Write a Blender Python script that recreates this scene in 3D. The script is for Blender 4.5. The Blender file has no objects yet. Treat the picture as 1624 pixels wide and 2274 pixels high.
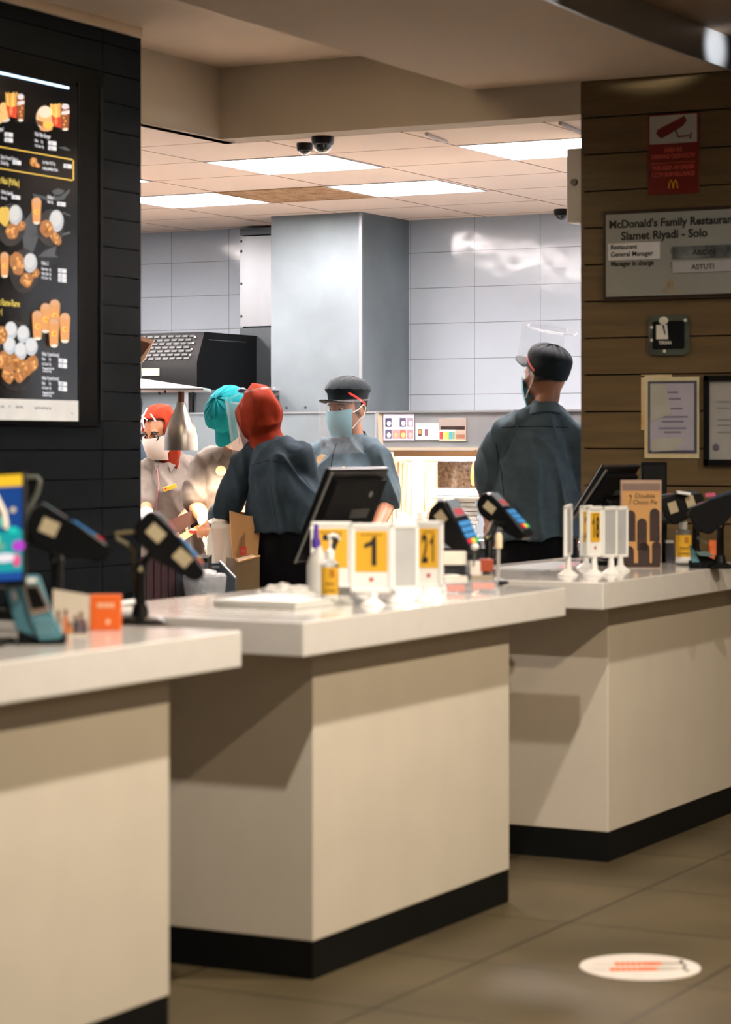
import bpy, bmesh, math, random
from mathutils import Vector, Matrix, Euler, noise
random.seed(7)
sc = bpy.context.scene
COL = sc.collection
PI = math.pi
# ------------------------------------------------------------------ camera
# X runs along the row of counters (away to the right), Y runs into the kitchen
F, CX, HY, HC, S_, C_ = 5390., 812., 985., 1.37, .8826, .4700
CAMRZ = math.atan2(-S_, C_)
cam = bpy.data.cameras.new('camera'); cam.sensor_fit = 'AUTO'; cam.sensor_width = 36
cam.lens = F/2274*36; cam.shift_y = -(1137-HY)/2274
cam.dof.use_dof = True; cam.dof.focus_distance = 12.0; cam.dof.aperture_fstop = 3.2
cam.clip_start = .1; cam.clip_end = 100
camo = bpy.data.objects.new('camera', cam); COL.objects.link(camo)
camo.location = (0, 0, HC); camo.rotation_euler = (PI/2, 0, CAMRZ)
sc.camera = camo
# ------------------------------------------------------------------ world, exposure
sc.view_settings.view_transform = 'Standard'; sc.view_settings.look = 'None'
sc.view_settings.exposure = 0.0; sc.view_settings.gamma = 1; sc.view_settings.use_curve_mapping = False
w = bpy.data.worlds.new('world'); sc.world = w; w.use_nodes = True
w.node_tree.nodes['Background'].inputs[0].default_value = (1, .78, .58, 1)
w.node_tree.nodes['Background'].inputs[1].default_value = .035
PANEL = 32.0          # kitchen ceiling panels, emission
SPOT = .76            # dining downlights multiplier
WARM = (1, .92, .82); WARMF = (1, .84, .62)
def alight(name, loc, size, power, color, rot=(0, 0, 0), spot=None, blend=.3, sy=None):
    if spot:
        l = bpy.data.lights.new(name, 'SPOT'); l.spot_size = spot; l.spot_blend = blend; l.shadow_soft_size = size
    else:
        l = bpy.data.lights.new(name, 'AREA'); l.size = size
        if sy: l.shape = 'RECTANGLE'; l.size_y = sy
    l.energy = power; l.color = color
    o = bpy.data.objects.new(name, l); COL.objects.link(o); o.location = loc; o.rotation_euler = rot
    return o
def aim(o, tgt):
    o.rotation_euler = (Vector(tgt)-o.location).to_track_quat('-Z', 'Y').to_euler()
# downlights recessed in the dining ceiling: a near row and a far row
for i, (x, y, p) in enumerate([(3.96, 1.96, 270), (5.9, 1.94, 210), (7.75, 1.9, 40)]):
    o = alight('downlight_near', (x, y, 2.83), .035, p*SPOT, WARM, spot=math.radians(125), blend=.5); aim(o, (x+.3, y+.9, 0))
for i, (x, y, p) in enumerate([(4.55, .3, 280), (6.7, .3, 190)]):
    o = alight('downlight_far', (x, y, 2.83), .04, p*SPOT, WARMF, spot=math.radians(120), blend=.5); aim(o, (x+.1, y+1.4, 0))
alight('bounce_panel', (4.0, -1.5, 2.8), 2.5, 60*SPOT, (1, .84, .68), rot=(math.radians(25), 0, 0))
alight('tray_fill_light', (7.1, 4.3, 2.79), 1.6, 30, (1, .93, .82), rot=(PI-.15, 0, 0), sy=.2).data.spread = math.radians(105)  # added fill standing in for kitchen bounce on the tray ceiling
o = alight('trim_fill_spot', (7.7, 1.9, 2.80), .03, 320, (.95, .97, 1), spot=math.radians(9), blend=.8); aim(o, (8.42, 3.05, 2.815))  # narrow spots added to brighten the trim ends, not real fixtures
o = alight('trim_fill_spot', (6.3, 1.9, 2.80), .03, 180, (.95, .97, 1), spot=math.radians(6.5), blend=.6); aim(o, (6.95, 3.05, 2.815))
# ------------------------------------------------------------------ helpers
def at_D(px, py, D):
    x = (px-CX)/F*D
    return Vector((C_*x+S_*D, -S_*x+C_*D, HC+(HY-py)/F*D))
def at_z(px, py, z): return at_D(px, py, F*(z-HC)/(HY-py))
def at_u(px, py, u):
    r = (px-CX)/F; v = u*(C_-S_*r)/(S_+C_*r); return at_D(px, py, S_*u+C_*v)
def at_v(px, py, v):
    r = (px-CX)/F; u = v*(S_+C_*r)/(C_-S_*r); return at_D(px, py, S_*u+C_*v)
def lin(c):
    return tuple(((x/255)/12.92 if x/255 <= .04045 else ((x/255+.055)/1.055)**2.4) for x in c)
MATS = {}
def mat(name, rgb, rough=.5, metal=0, var=.05, scale=12, bump=0, bscale=60, emit=0, trans=0, alpha=1, spec=.5, coat=0, rgb2=None, stretch=None):
    if name in MATS: return MATS[name]
    m = bpy.data.materials.new(name); m.use_nodes = True; MATS[name] = m
    nt = m.node_tree; N = nt.nodes; L = nt.links; b = N['Principled BSDF']
    c = lin(rgb); c2 = lin(rgb2) if rgb2 else tuple(x*(1-var*2.2) for x in c)
    tc = N.new('ShaderNodeTexCoord'); mp = N.new('ShaderNodeMapping'); L.new(tc.outputs['Object'], mp.inputs[0])
    if stretch: mp.inputs['Scale'].default_value = stretch
    nz = N.new('ShaderNodeTexNoise'); nz.inputs['Scale'].default_value = scale; nz.inputs['Detail'].default_value = 4
    L.new(mp.outputs[0], nz.inputs['Vector'])
    rp = N.new('ShaderNodeValToRGB'); rp.color_ramp.elements[0].position = .3; rp.color_ramp.elements[1].position = .7
    rp.color_ramp.elements[0].color = (*c2, 1); rp.color_ramp.elements[1].color = (*c, 1)
    L.new(nz.outputs[0], rp.inputs[0]); L.new(rp.outputs[0], b.inputs['Base Color'])
    b.inputs['Roughness'].default_value = rough; b.inputs['Metallic'].default_value = metal
    b.inputs['Specular IOR Level'].default_value = spec; b.inputs['Transmission Weight'].default_value = trans
    b.inputs['Alpha'].default_value = alpha; b.inputs['Coat Weight'].default_value = coat
    if trans: b.inputs['IOR'].default_value = 1.2 if trans > .8 else 1.45
    if emit:
        L.new(rp.outputs[0], b.inputs['Emission Color']); b.inputs['Emission Strength'].default_value = emit
    if bump:
        n2 = N.new('ShaderNodeTexNoise'); n2.inputs['Scale'].default_value = bscale; n2.inputs['Detail'].default_value = 3
        L.new(mp.outputs[0], n2.inputs['Vector']); bp = N.new('ShaderNodeBump'); bp.inputs['Strength'].default_value = bump
        bp.inputs['Distance'].default_value = .01; L.new(n2.outputs[0], bp.inputs['Height']); L.new(bp.outputs[0], b.inputs['Normal'])
    return m
def colm(rgb, emit=0, rough=.5):
    return mat('paint_%d_%d_%d%s' % (*rgb, '_lit' if emit else ''), rgb, rough, var=.03, emit=emit)
class MB:
    def __init__(s): s.bm = bmesh.new(); s.mats = []; s.X = Matrix()
    def mi(s, m):
        if m not in s.mats: s.mats.append(m)
        return s.mats.index(m)
    def fin(s, verts, m, M=None):
        M = s.X @ M if M is not None else s.X
        fs = set()
        for v in verts:
            v.co = M @ v.co
            for f in v.link_faces: fs.add(f)
        i = s.mi(m)
        for f in fs: f.material_index = i
        return fs
    def box(s, c, d, m, rot=None, bev=0):
        r = bmesh.ops.create_cube(s.bm, size=1)['verts']
        for v in r: v.co = Vector((v.co.x*d[0], v.co.y*d[1], v.co.z*d[2]))
        if bev:
            es = list({e for v in r for e in v.link_edges})
            g = bmesh.ops.bevel(s.bm, geom=es, offset=min(bev, min(d)*.49), segments=3, affect='EDGES', profile=.5)
            r = list({v for f in g['faces'] for v in f.verts} | {v for v in r if v.is_valid})
        M = Matrix.Translation(c)
        if rot is not None: M = M @ (rot.to_4x4() if not isinstance(rot, tuple) else Euler(rot).to_matrix().to_4x4())
        s.fin(r, m, M); return s
    def bx(s, a, b, m, bev=0):
        a, b = Vector(a), Vector(b); return s.box((a+b)/2, [abs(x) for x in (b-a)], m, bev=bev)
    def poly(s, pts, m):
        vs = [s.bm.verts.new(p) for p in pts]; s.bm.faces.new(vs); s.fin(vs, m); return s
    def prism(s, pts, vec, m):
        vec = Vector(vec); a = [s.bm.verts.new(p) for p in pts]; b = [s.bm.verts.new(Vector(p)+vec) for p in pts]
        s.bm.faces.new(a); s.bm.faces.new(b[::-1]); n = len(a)
        for i in range(n): s.bm.faces.new((a[i], b[i], b[(i+1) % n], a[(i+1) % n]))
        s.fin(a+b, m); return s
    def rings(s, rings, m, cap=True, close=True):
        R = [[s.bm.verts.new(p) for p in r] for r in rings]; n = len(R[0])
        for i in range(len(R)-1):
            for j in range(n if close else n-1):
                k = (j+1) % n; s.bm.faces.new((R[i][j], R[i][k], R[i+1][k], R[i+1][j]))
        if cap and close: s.bm.faces.new(R[0][::-1]); s.bm.faces.new(R[-1])
        s.fin([v for r in R for v in r], m); return s
    def cyl(s, p0, p1, r0, r1, m, n=24):
        p0, p1 = Vector(p0), Vector(p1); return s.tube([p0, p1], [r0, r1], m, n)
    def tube(s, pts, r, m, n=10, side=None, round_=False):
        pts = [Vector(p) for p in pts]
        if not isinstance(r, (list, tuple)): r = [r]*len(pts)
        r = [x if isinstance(x, tuple) else (x, x) for x in r]
        if round_:
            P, Q = [], []
            t0 = (pts[1]-pts[0]).normalized(); t1 = (pts[-1]-pts[-2]).normalized()
            for a in (80, 55, 30):
                k = math.cos(math.radians(a)); h = math.sin(math.radians(a))
                P.append(pts[0]-t0*h*min(r[0])); Q.append((r[0][0]*k, r[0][1]*k))
            P += pts; Q += r
            for a in (30, 55, 80):
                k = math.cos(math.radians(a)); h = math.sin(math.radians(a))
                P.append(pts[-1]+t1*h*min(r[-1])); Q.append((r[-1][0]*k, r[-1][1]*k))
            pts, r = P, Q
        ref = Vector(side) if side is not None else None; R = []
        for i, p in enumerate(pts):
            a = pts[max(i-1, 0)]; b = pts[min(i+1, len(pts)-1)]; t = (b-a).normalized()
            if ref is None:
                ref = Vector((1, 0, 0)) if abs(t.x) < .8 else Vector((0, 1, 0))
            sx = (ref-t*ref.dot(t)).normalized(); sy = t.cross(sx)
            if side is None: ref = sx
            R.append([p+sx*r[i][0]*math.cos(2*PI*j/n)+sy*r[i][1]*math.sin(2*PI*j/n) for j in range(n)])
        return s.rings(R, m)
    def lathe(s, prof, m, n=32, M=None, cap=True):
        M = M or Matrix()
        return s.rings([[M @ Vector((r*math.cos(2*PI*j/n), r*math.sin(2*PI*j/n), z)) for j in range(n)] for r, z in prof], m, cap=cap)
    def ell(s, c, rad, m, R=None, seg=24, fn=None):
        r = bmesh.ops.create_uvsphere(s.bm, u_segments=seg, v_segments=max(8, seg*2//3), radius=1)['verts']
        for v in r:
            d = v.co.copy()
            if fn: d = fn(d)
            v.co = Vector((d.x*rad[0], d.y*rad[1], d.z*rad[2]))
        M = Matrix.Translation(c)
        if R is not None: M = M @ R.to_4x4()
        s.fin(r, m, M); return s
    def text(s, txt, M, size, m, ext=.0004, align='LEFT', sx=1, bold=0):
        cu = bpy.data.curves.new('t', 'FONT'); cu.body = txt; cu.size = size; cu.extrude = ext; cu.align_x = align
        cu.resolution_u = 3; cu.offset = bold*size
        o = bpy.data.objects.new('t', cu); COL.objects.link(o)
        me = bpy.data.meshes.new_from_object(o.evaluated_get(bpy.context.evaluated_depsgraph_get()))
        bpy.data.objects.remove(o); n0 = len(s.bm.verts)
        s.bm.from_mesh(me); bpy.data.meshes.remove(me); bpy.data.curves.remove(cu)
        s.bm.verts.ensure_lookup_table()
        s.fin(list(s.bm.verts)[n0:], m, M @ Matrix.Diagonal((sx, 1, 1, 1))); return s
    def out(s, name, parent=None, smooth=True, world=False, label=None, recalc=True):
        if world and parent: s.bm.transform(base_mat(parent).inverted())
        if recalc: bmesh.ops.recalc_face_normals(s.bm, faces=s.bm.faces)
        if smooth:
            for f in s.bm.faces: f.smooth = True
            for e in s.bm.edges:
                if len(e.link_faces) == 2 and e.calc_face_angle(0) > .6: e.smooth = False
        me = bpy.data.meshes.new(name); s.bm.to_mesh(me); s.bm.free()
        for m in s.mats: me.materials.append(m)
        o = bpy.data.objects.new(name, me); COL.objects.link(o)
        if len(me.polygons) < 4000:
            wn = o.modifiers.new('weighted_normal', 'WEIGHTED_NORMAL'); wn.keep_sharp = True
        if parent: o.parent = parent
        if label: o['label'] = label
        return o
def base_mat(o): return Matrix.Translation(o.location) @ o.rotation_euler.to_matrix().to_4x4()
def tag(o, label, cat, group=None):
    o['label'] = label; o['category'] = cat
    if group: o['group'] = group
    return o
def T(name, label, cat, loc=(0, 0, 0), rz=0, group=None):
    o = bpy.data.objects.new(name, None); COL.objects.link(o); o.empty_display_size = .05
    o.location = loc; o.rotation_euler = (0, 0, rz); return tag(o, label, cat, group)
def struct(mb, name, **k):
    o = mb.out(name, **k); o['kind'] = 'structure'; return o
def copy_tree(o, parent=None):
    c = o.copy(); COL.objects.link(c)
    if parent: c.parent = parent
    for ch in list(o.children): copy_tree(ch, c)
    return c
# ------------------------------------------------------------------ materials
CREAM = mat('cream_laminate', (212, 201, 184), .45, var=.03, scale=5)
TOPW = mat('white_solid_surface', (216, 210, 203), .16, var=.02, scale=20, coat=.3)
KICK = mat('black_kickplate', (13, 13, 12), .6, spec=.2, var=.1)
STEEL = mat('brushed_steel', (164, 170, 176), .38, metal=.6, var=.1, scale=3, bump=.05, bscale=40, stretch=(1, 1, .15))
STEELB = mat('satin_steel_panel', (128, 140, 148), .45, metal=.5, var=.12, scale=2.5, bump=.03, bscale=20)
STEELD = mat('dark_steel', (84, 92, 98), .4, metal=.6, var=.12, scale=3)
BLACKP = mat('black_plastic', (14, 14, 15), .35, spec=.3, var=.1)
BLACKM = mat('black_matte', (11, 11, 12), .7, spec=.15, var=.1)
GREYP = mat('grey_plastic', (92, 92, 88), .4)
WHITEP = mat('white_plastic', (232, 230, 226), .35, var=.02)
CLEAR = mat('clear_plastic', (235, 240, 242), .08, trans=.92, var=.01)
CLEARM = mat('clear_film', (240, 242, 248), .08, alpha=.14, var=.01, spec=1)
PAPER = mat('white_paper', (236, 234, 228), .7, var=.02)
YELLOW = mat('yellow_card', (226, 172, 40), .5, var=.03)
INK = mat('black_ink', (22, 20, 20), .6, var=.05)
RED = mat('red_ink', (190, 40, 30), .5)
KRAFT = mat('kraft_paper', (186, 142, 92), .75, var=.08, bump=.2, bscale=30)
ORANGE = mat('orange_card', (228, 100, 24), .5)
SKIN = mat('skin', (158, 104, 72), .5, var=.06, scale=20)
SKIND = mat('darker_skin', (140, 92, 66), .5, var=.06, scale=20)
GLOVE = mat('latex_glove', (240, 234, 226), .5, var=.03, bump=.15, bscale=50)
SHIRT = mat('grey_shirt_cloth', (76, 92, 102), .9, spec=.12, var=.1, scale=30, bump=.12, bscale=400)
SHIRTD = mat('dark_grey_shirt_cloth', (46, 58, 68), .9, spec=.12, var=.1, scale=30, bump=.12, bscale=400)
SHIRT_LIT = mat('warm_lit_shirt_cloth', (112, 104, 98), .9, spec=.12, var=.08, scale=30, bump=.12, bscale=400)  # grey shirt with the warm lamp light put into its colour
TROUS = mat('black_trousers', (15, 15, 19), .85, spec=.1, var=.1)
HIJAB = mat('rust_red_headscarf', (118, 38, 21), .9, spec=.08, var=.12, scale=8)
TEAL = mat('teal_cap_cloth', (10, 112, 120), .85, spec=.1, var=.12, scale=12)
CAPB = mat('black_cap_cloth', (16, 27, 34), .8, spec=.2, var=.1, scale=20)
MASKW = mat('white_mask', (226, 216, 208), .75, var=.03)
MASKB = mat('blue_surgical_mask', (126, 180, 196), .75, var=.05)
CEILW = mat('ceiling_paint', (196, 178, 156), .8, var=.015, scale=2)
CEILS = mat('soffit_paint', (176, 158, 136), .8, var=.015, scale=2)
BEAMP = mat('beam_paint', (186, 174, 156), .8, var=.015, scale=2)
GLOW = mat('light_diffuser', (246, 249, 255), .5, var=0, emit=PANEL)
def grid_mat(name, rgb, mortar, w, h, origin, axes, rough=.3, msize=.012, bump=.1, wob=0, var=.05, offs=0, grad=None):
    m = bpy.data.materials.new(name); m.use_nodes = True; nt = m.node_tree; N = nt.nodes; L = nt.links; b = N['Principled BSDF']
    tc = N.new('ShaderNodeTexCoord'); sp = N.new('ShaderNodeSeparateXYZ'); L.new(tc.outputs['Object'], sp.inputs[0])
    cb = N.new('ShaderNodeCombineXYZ')
    for i, a in enumerate(axes):
        sb = N.new('ShaderNodeMath'); sb.operation = 'SUBTRACT'; L.new(sp.outputs[a], sb.inputs[0]); sb.inputs[1].default_value = origin[i]-(50*(w, h)[i])
        L.new(sb.outputs[0], cb.inputs[i])
    bt = N.new('ShaderNodeTexBrick'); L.new(cb.outputs[0], bt.inputs['Vector']); bt.offset = offs; bt.squash = 1
    bt.inputs['Scale'].default_value = 1; bt.inputs['Brick Width'].default_value = w; bt.inputs['Row Height'].default_value = h
    bt.inputs['Mortar Size'].default_value = msize/2; bt.inputs['Mortar Smooth'].default_value = .2; bt.inputs['Bias'].default_value = 0
    c = lin(rgb); bt.inputs['Color1'].default_value = (*c, 1); bt.inputs['Color2'].default_value = (*[x*(1-var) for x in c], 1)
    bt.inputs['Mortar'].default_value = (*lin(mortar), 1)
    nz = N.new('ShaderNodeTexNoise'); nz.inputs['Scale'].default_value = 1.7; nz.inputs['Detail'].default_value = 6; L.new(tc.outputs['Object'], nz.inputs['Vector'])
    mx = N.new('ShaderNodeMix'); mx.data_type = 'RGBA'; mx.blend_type = 'MULTIPLY'; mx.inputs[0].default_value = 1
    rp = N.new('ShaderNodeValToRGB'); lo = 1-var*3.5; rp.color_ramp.elements[0].color = (lo, lo, lo, 1); rp.color_ramp.elements[0].position = .3; rp.color_ramp.elements[1].position = .7
    L.new(nz.outputs[0], rp.inputs[0]); L.new(bt.outputs[0], mx.inputs[6]); L.new(rp.outputs[0], mx.inputs[7]); L.new(mx.outputs[2], b.inputs['Base Color'])
    b.inputs['Roughness'].default_value = rough
    bp = N.new('ShaderNodeBump'); bp.inputs['Strength'].default_value = bump; bp.inputs['Distance'].default_value = .004; bp.invert = True
    L.new(bt.outputs['Fac'], bp.inputs['Height'])
    if wob:
        n3 = N.new('ShaderNodeTexNoise'); n3.inputs['Scale'].default_value = 4; L.new(tc.outputs['Object'], n3.inputs['Vector'])
        b2 = N.new('ShaderNodeBump'); b2.inputs['Strength'].default_value = wob; b2.inputs['Distance'].default_value = .02
        L.new(n3.outputs[0], b2.inputs['Height']); L.new(bp.outputs[0], b2.inputs['Normal']); L.new(b2.outputs[0], b.inputs['Normal'])
    else: L.new(bp.outputs[0], b.inputs['Normal'])
    return m
FLOORM = grid_mat('brown_floor_tile', (98, 85, 60), (44, 37, 26), .6, .6, (5.2, 2.75), (0, 1), rough=.42, msize=.01, bump=.3, var=.13)
KFLOOR = grid_mat('kitchen_floor_tile', (226, 208, 190), (150, 130, 110), .3, .3, (0, 0), (0, 1), rough=.5, msize=.006)
KTILE = grid_mat('white_wall_tile', (182, 194, 207), (120, 124, 130), .4, .2, (5.824, 2.045), (1, 2), rough=.12, msize=.004, bump=.5, wob=.22, var=.02)
KCEIL = grid_mat('ceiling_tile', (255, 236, 220), (160, 130, 108), .575, .63, (9.25, 5.125), (0, 1), rough=.85, msize=.014, bump=.3, var=.015)
# ------------------------------------------------------------------ room shell
HT = .932          # counter top height
HK = 2.632         # kitchen ceiling
HT2 = 2.927        # tray ceiling
HS = 2.757         # soffit
HD = 2.875         # dining ceiling
VW, UW = 5.03, 8.6  # planes of the dark wall and of the wood wall
b = MB(); b.bx((-3, -6, -.1), (UW+.3, 4.9, 0), FLOORM); struct(b, 'floor')
b = MB(); b.bx((-3, 4.9, -.1), (13, 9.5, 0), KFLOOR); b.bx((UW+.3, 2.8, -.1), (13, 4.9, 0), KFLOOR); struct(b, 'floor')
b = MB(); b.bx((12.23, 2.8, 0), (12.4, 9.5, HK), KTILE); struct(b, 'wall_back')
b = MB(); b.bx((6, 9.4, 0), (12.3, 9.5, HK), KTILE); struct(b, 'wall_far_left')
b = MB(); b.bx((UW+.1, 2.7, 0), (12.3, 2.8, HK), KTILE); struct(b, 'wall_far_right')
b = MB(); b.bx((UW+.15, 2.8, HK), (12.3, VW+.25, HK+.08), KCEIL); b.bx((6.0, VW+.25, HK), (12.3, 9.45, HK+.08), KCEIL)
struct(b, 'ceiling')
# tray ceiling, soffit, dining ceiling
b = MB(); b.bx((-3, 4.1, HT2), (UW+.05, VW+.24, HT2+.1), CEILW); struct(b, 'ceiling')
b = MB()
pts = []
for i in range(25):
    u = -3+(UW+3)*i/24; v = 3.03+.035*math.sin(PI*min(1, max(0, (u-6.2)/2.4)))-.02*max(0, (6.5-u))*.1
    pts.append((u, v))
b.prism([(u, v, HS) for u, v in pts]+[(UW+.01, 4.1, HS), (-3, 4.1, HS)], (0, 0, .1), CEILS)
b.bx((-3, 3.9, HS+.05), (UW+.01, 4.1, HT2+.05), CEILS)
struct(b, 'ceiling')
b = MB(); b.bx((-3, -6, HD), (UW+.05, 3.2, HD+.1), mat('dining_ceiling', (120, 98, 76), .8, var=.02)); struct(b, 'ceiling')
CHROME = mat('polished_metal_trim', (190, 192, 194), .35, metal=.6, var=.03, scale=2)
b = MB(); b.rings([[(u, v-.004, HS-.004) for u, v in pts], [(u, v-.006, HD+.002) for u, v in pts]], CHROME, close=False)
b.rings([[(u, v-.006, HD+.002) for u, v in pts], [(u, v+.01, HD+.002) for u, v in pts]], CHROME, close=False)
b.rings([[(u, v+.01, HS-.004) for u, v in pts], [(u, v-.004, HS-.004) for u, v in pts]], CHROME, close=False)
struct(b, 'trim_1')
# beam round the kitchen opening
b = MB(); b.bx((7.66, VW+.23, HK-.0), (UW+.15, VW+.3, HT2+.05), BEAMP); b.bx((UW+.0, 3.645, HK-.0), (UW+.14, VW+.24, HT2+.05), BEAMP)
struct(b, 'wall_header')
# wood wall: boards with open grooves
WOOD = mat('walnut_board', (101, 81, 48), .55, var=.16, scale=3, stretch=(1, 1, 14), bump=.05, bscale=10, rgb2=(82, 66, 38))
b = MB(); b.bx((UW+.02, 1.0, 0), (UW+.14, 3.64, HT2), mat('board_backing', (38, 26, 16), .8))
z = 2.742-.1415*.42
zz = [HS]; k = at_u(1295, 263, UW).z
while k > .02: zz.append(k); k -= .1405
zz.append(0)
for a, c in zip(zz[:-1], zz[1:]): b.bx((UW, 1.0, c+.003), (UW+.025, 3.637, a-.003), WOOD)
b.bx((UW+.001, 3.63, 0), (UW+.14, 3.644, HS), WOOD)
struct(b, 'wall_right')
# dark clad wall behind the cashiers
DARK = mat('dark_blue_grey_cladding', (14, 20, 25), .6, spec=.06, var=.08, scale=4, bump=.05, bscale=60)
b = MB(); b.bx((-3, VW+.02, 0), (7.63, VW+.23, HT2-.03), mat('dark_backing', (12, 12, 12), .8))
zz = [HT2-.035]; k = at_v(317, 307, VW).z
while k+.107 < HT2-.06: k += .107
while k > .02: zz.append(k); k -= .1066
zz.append(0)
jx = at_v(228, 300, VW).x
for a, c in zip(zz[:-1], zz[1:]):
    b.bx((jx+.002, VW, c+.002), (7.65, VW+.03, a-.002), DARK); b.bx((-3, VW, c+.002), (jx-.002, VW+.03, a-.002), DARK)
b.bx((7.64, VW+.002, 0), (7.652, VW+.23, HT2-.035), DARK)
struct(b, 'wall_left')
b = MB(); b.bx((-3, VW-.02, HT2-.036), (7.63, VW+.23, HT2+.01), CEILW); struct(b, 'trim_2')
# room behind the camera closes the space off
DW = mat('dining_wall', (120, 96, 70), .8)
b = MB(); b.bx((-3.1, -6, 0), (-3, 5.2, 3), DW); struct(b, 'wall_rear')
b = MB(); b.bx((-3, -6.1, 0), (UW+.1, -6, 3), DW); struct(b, 'wall_front')
b = MB(); b.bx((UW+.05, -6, 0), (UW+.15, 1.0, 3), DW); struct(b, 'wall_side')
# ------------------------------------------------------------------ kitchen ceiling fittings
def panel(u, v, label):
    t = T('ceiling_light_panel', label, 'light', (u, v, HK), 0, 'recessed kitchen ceiling lights')
    f = MB(); W, H, e = .575, .62, .012
    for a, c in (((0, 0, -.004), (W, e, .02)), ((0, H-e, -.004), (W, H, .02)), ((0, e, -.004), (e, H-e, .02)), ((W-e, e, -.004), (W, H-e, .02))):
        f.bx(a, c, mat('white_light_frame', (226, 226, 232), .4))
    f.out('frame', t)
    d = MB(); d.bx((e, e, .0), (W-e, H-e, .012), GLOW); d.out('diffuser', t); return t
panel(9.25, 5.13, 'square ceiling light right behind the two small black dome cameras')
panel(10.4, 6.40, 'square ceiling light touching the dark menu wall, left of the stained vent')
panel(10.4, 5.15, 'square ceiling light just right of the stained vent, in the middle')
panel(9.25, 3.87, 'square ceiling light cut off by the top of the wooden wall')
panel(10.4, 3.87, 'sliver of ceiling light beside the white wall box')
for u, v in ((9.25, 6.39), (8.1, 6.39), (10.4, 7.7), (9.25, 7.7)):
    t = panel(u, v, 'kitchen ceiling light hidden behind the dark menu wall')
t = T('air_vent', 'stained beige return air grille in the kitchen ceiling between two lights', 'vent', (10.4, 5.78, HK))
VENT = mat('stained_vent', (214, 184, 150), .8, rgb2=(176, 136, 92), scale=9, stretch=(1, 2, 1))
f = MB()
for a, c in (((0, 0, -.006), (.575, .02, .01)), ((0, .6, -.006), (.575, .62, .01)), ((0, .02, -.006), (.02, .6, .01)), ((.555, .02, -.006), (.575, .6, .01))): f.bx(a, c, VENT)
f.out('frame', t)
g = MB()
for i in range(36): g.box((.2875, .03+i*.016, .002), (.535, .003, .012), VENT, rot=(.5, 0, 0))
for i in range(12): g.box((.04+i*.045, .31, .002), (.003, .56, .01), VENT)
g.bx((.02, .02, .009), (.555, .6, .012), mat('vent_backing', (150, 118, 84), .8)); g.out('grille', t)
def dome(px, py, wpx, label, u=None):
    p = at_z(px, py, HK); D = S_*p.x+C_*p.y; r = wpx/2/F*D
    t = T('dome_camera', label, 'security camera', (p.x, p.y, HK), 0, 'dome cameras on the ceiling')
    MB().lathe([(r*.2, 0), (r, 0), (r*1.02, -.012), (r*.96, -.03), (r*.8, -.035)], BLACKP).out('housing', t)
    MB().lathe([(r*.86, -.03), (r*.84, -r*.7), (r*.72, -r*1.05), (r*.5, -r*1.28), (r*.2, -r*1.4), (.001, -r*1.42)], mat('smoked_dome', (10, 12, 18), .08, coat=1)).out('dome', t)
    MB().lathe([(r*.3, -r*1.1), (r*.3, -r*1.36), (r*.1, -r*1.43)], mat('lens_blue', (10, 16, 40), .1), M=Matrix.Rotation(.3, 4, 'Y')).out('lens', t)
dome(677, 318, 36, 'small black dome camera on the ceiling, the left and farther of the pair')
dome(717, 304, 50, 'larger black dome camera on the ceiling, right and nearer of the pair')
p = at_z(1246, 462, HK); dome(1248, 465, 34, 'black dome camera half hidden behind the white wall box')
# grid rails
RAIL = mat('grey_ceiling_rail', (196, 186, 180), .5)
for (a, c, lb) in (((948, 294), (990, 312), 'short grey rail on the ceiling left of the cut-off light'), ((1245, 270), (1290, 291), 'short grey rail on the ceiling above the cut-off light')):
    p, q = at_z(*a, HK), at_z(*c, HK); m = MB(); m.tube([p-Vector((0, 0, .006)), q-Vector((0, 0, .006))], .009, RAIL, 8)
    tag(m.out('ceiling_rail'), lb, 'rail', None)
# white wall-mounted box at the end of the wood wall
t = T('wall_unit', 'tall off-white box unit mounted high behind the end of the wooden wall', 'box', (UW+.42, 3.72, 2.30), 0)
q0, q1 = at_u(1258, 400, UW+.42), at_u(1310, 493, UW+.42)
m = MB(); m.bx((0, q1.y-3.72, q1.z-2.30), (.16, q0.y-3.72, 2.56-2.30), mat('offwhite_shell', (196, 192, 182), .45), bev=.006); m.out('shell', t)
kq = at_u(1276, 405, UW+.42)
m = MB(); m.cyl((-.012, kq.y-3.72, kq.z-2.3), (.0, kq.y-3.72, kq.z-2.3), .013, .015, GREYP); m.out('knob', t)
# ------------------------------------------------------------------ kitchen walls: steel cladding and column
t = T('steel_column', 'floor to ceiling steel clad duct column at the back of the kitchen', 'column', (11.66, 6.235, 0))
yL = at_u(601.7, 600, 11.66).y-6.235; zb = at_u(620, 917, 11.66).z
m = MB(); m.bx((0, 0, zb), (.57, yL, HK), STEELB); m.out('cladding', t)
m = MB(); m.bx((-.004, -.004, zb), (.012, .012, HK), STEEL); m.out('corner_strip', t)
for yy in (.1, .35, yL-.1): m = MB(); m.cyl((-.006, yy, zb+.03), (0, yy, zb+.03), .006, .008, STEELD, 8); m.out('rivet', t)
t = T('steel_wall_panels', 'riveted steel wall panels between tiled wall and steel column', 'panel', (12.1, 6.84, 0))
y0, y1 = at_u(604, 600, 12.1).y-6.84, at_u(533, 600, 12.1).y-6.84
zs = [HK-.012]+[at_u(560, q, 12.1).z for q in (523, 726, 1100)]
for i in range(3):
    m = MB(); m.bx((0, y0, zs[i+1]+.004), (.13, y1, zs[i]-.004), (STEELD, STEELB, STEELD)[i] if i != 1 else STEEL); m.out('panel', t)
m = MB(); m.bx((.02, y0, .8), (.12, y1-.01, HK-.02), BLACKM); m.out('backing', t)
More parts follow.
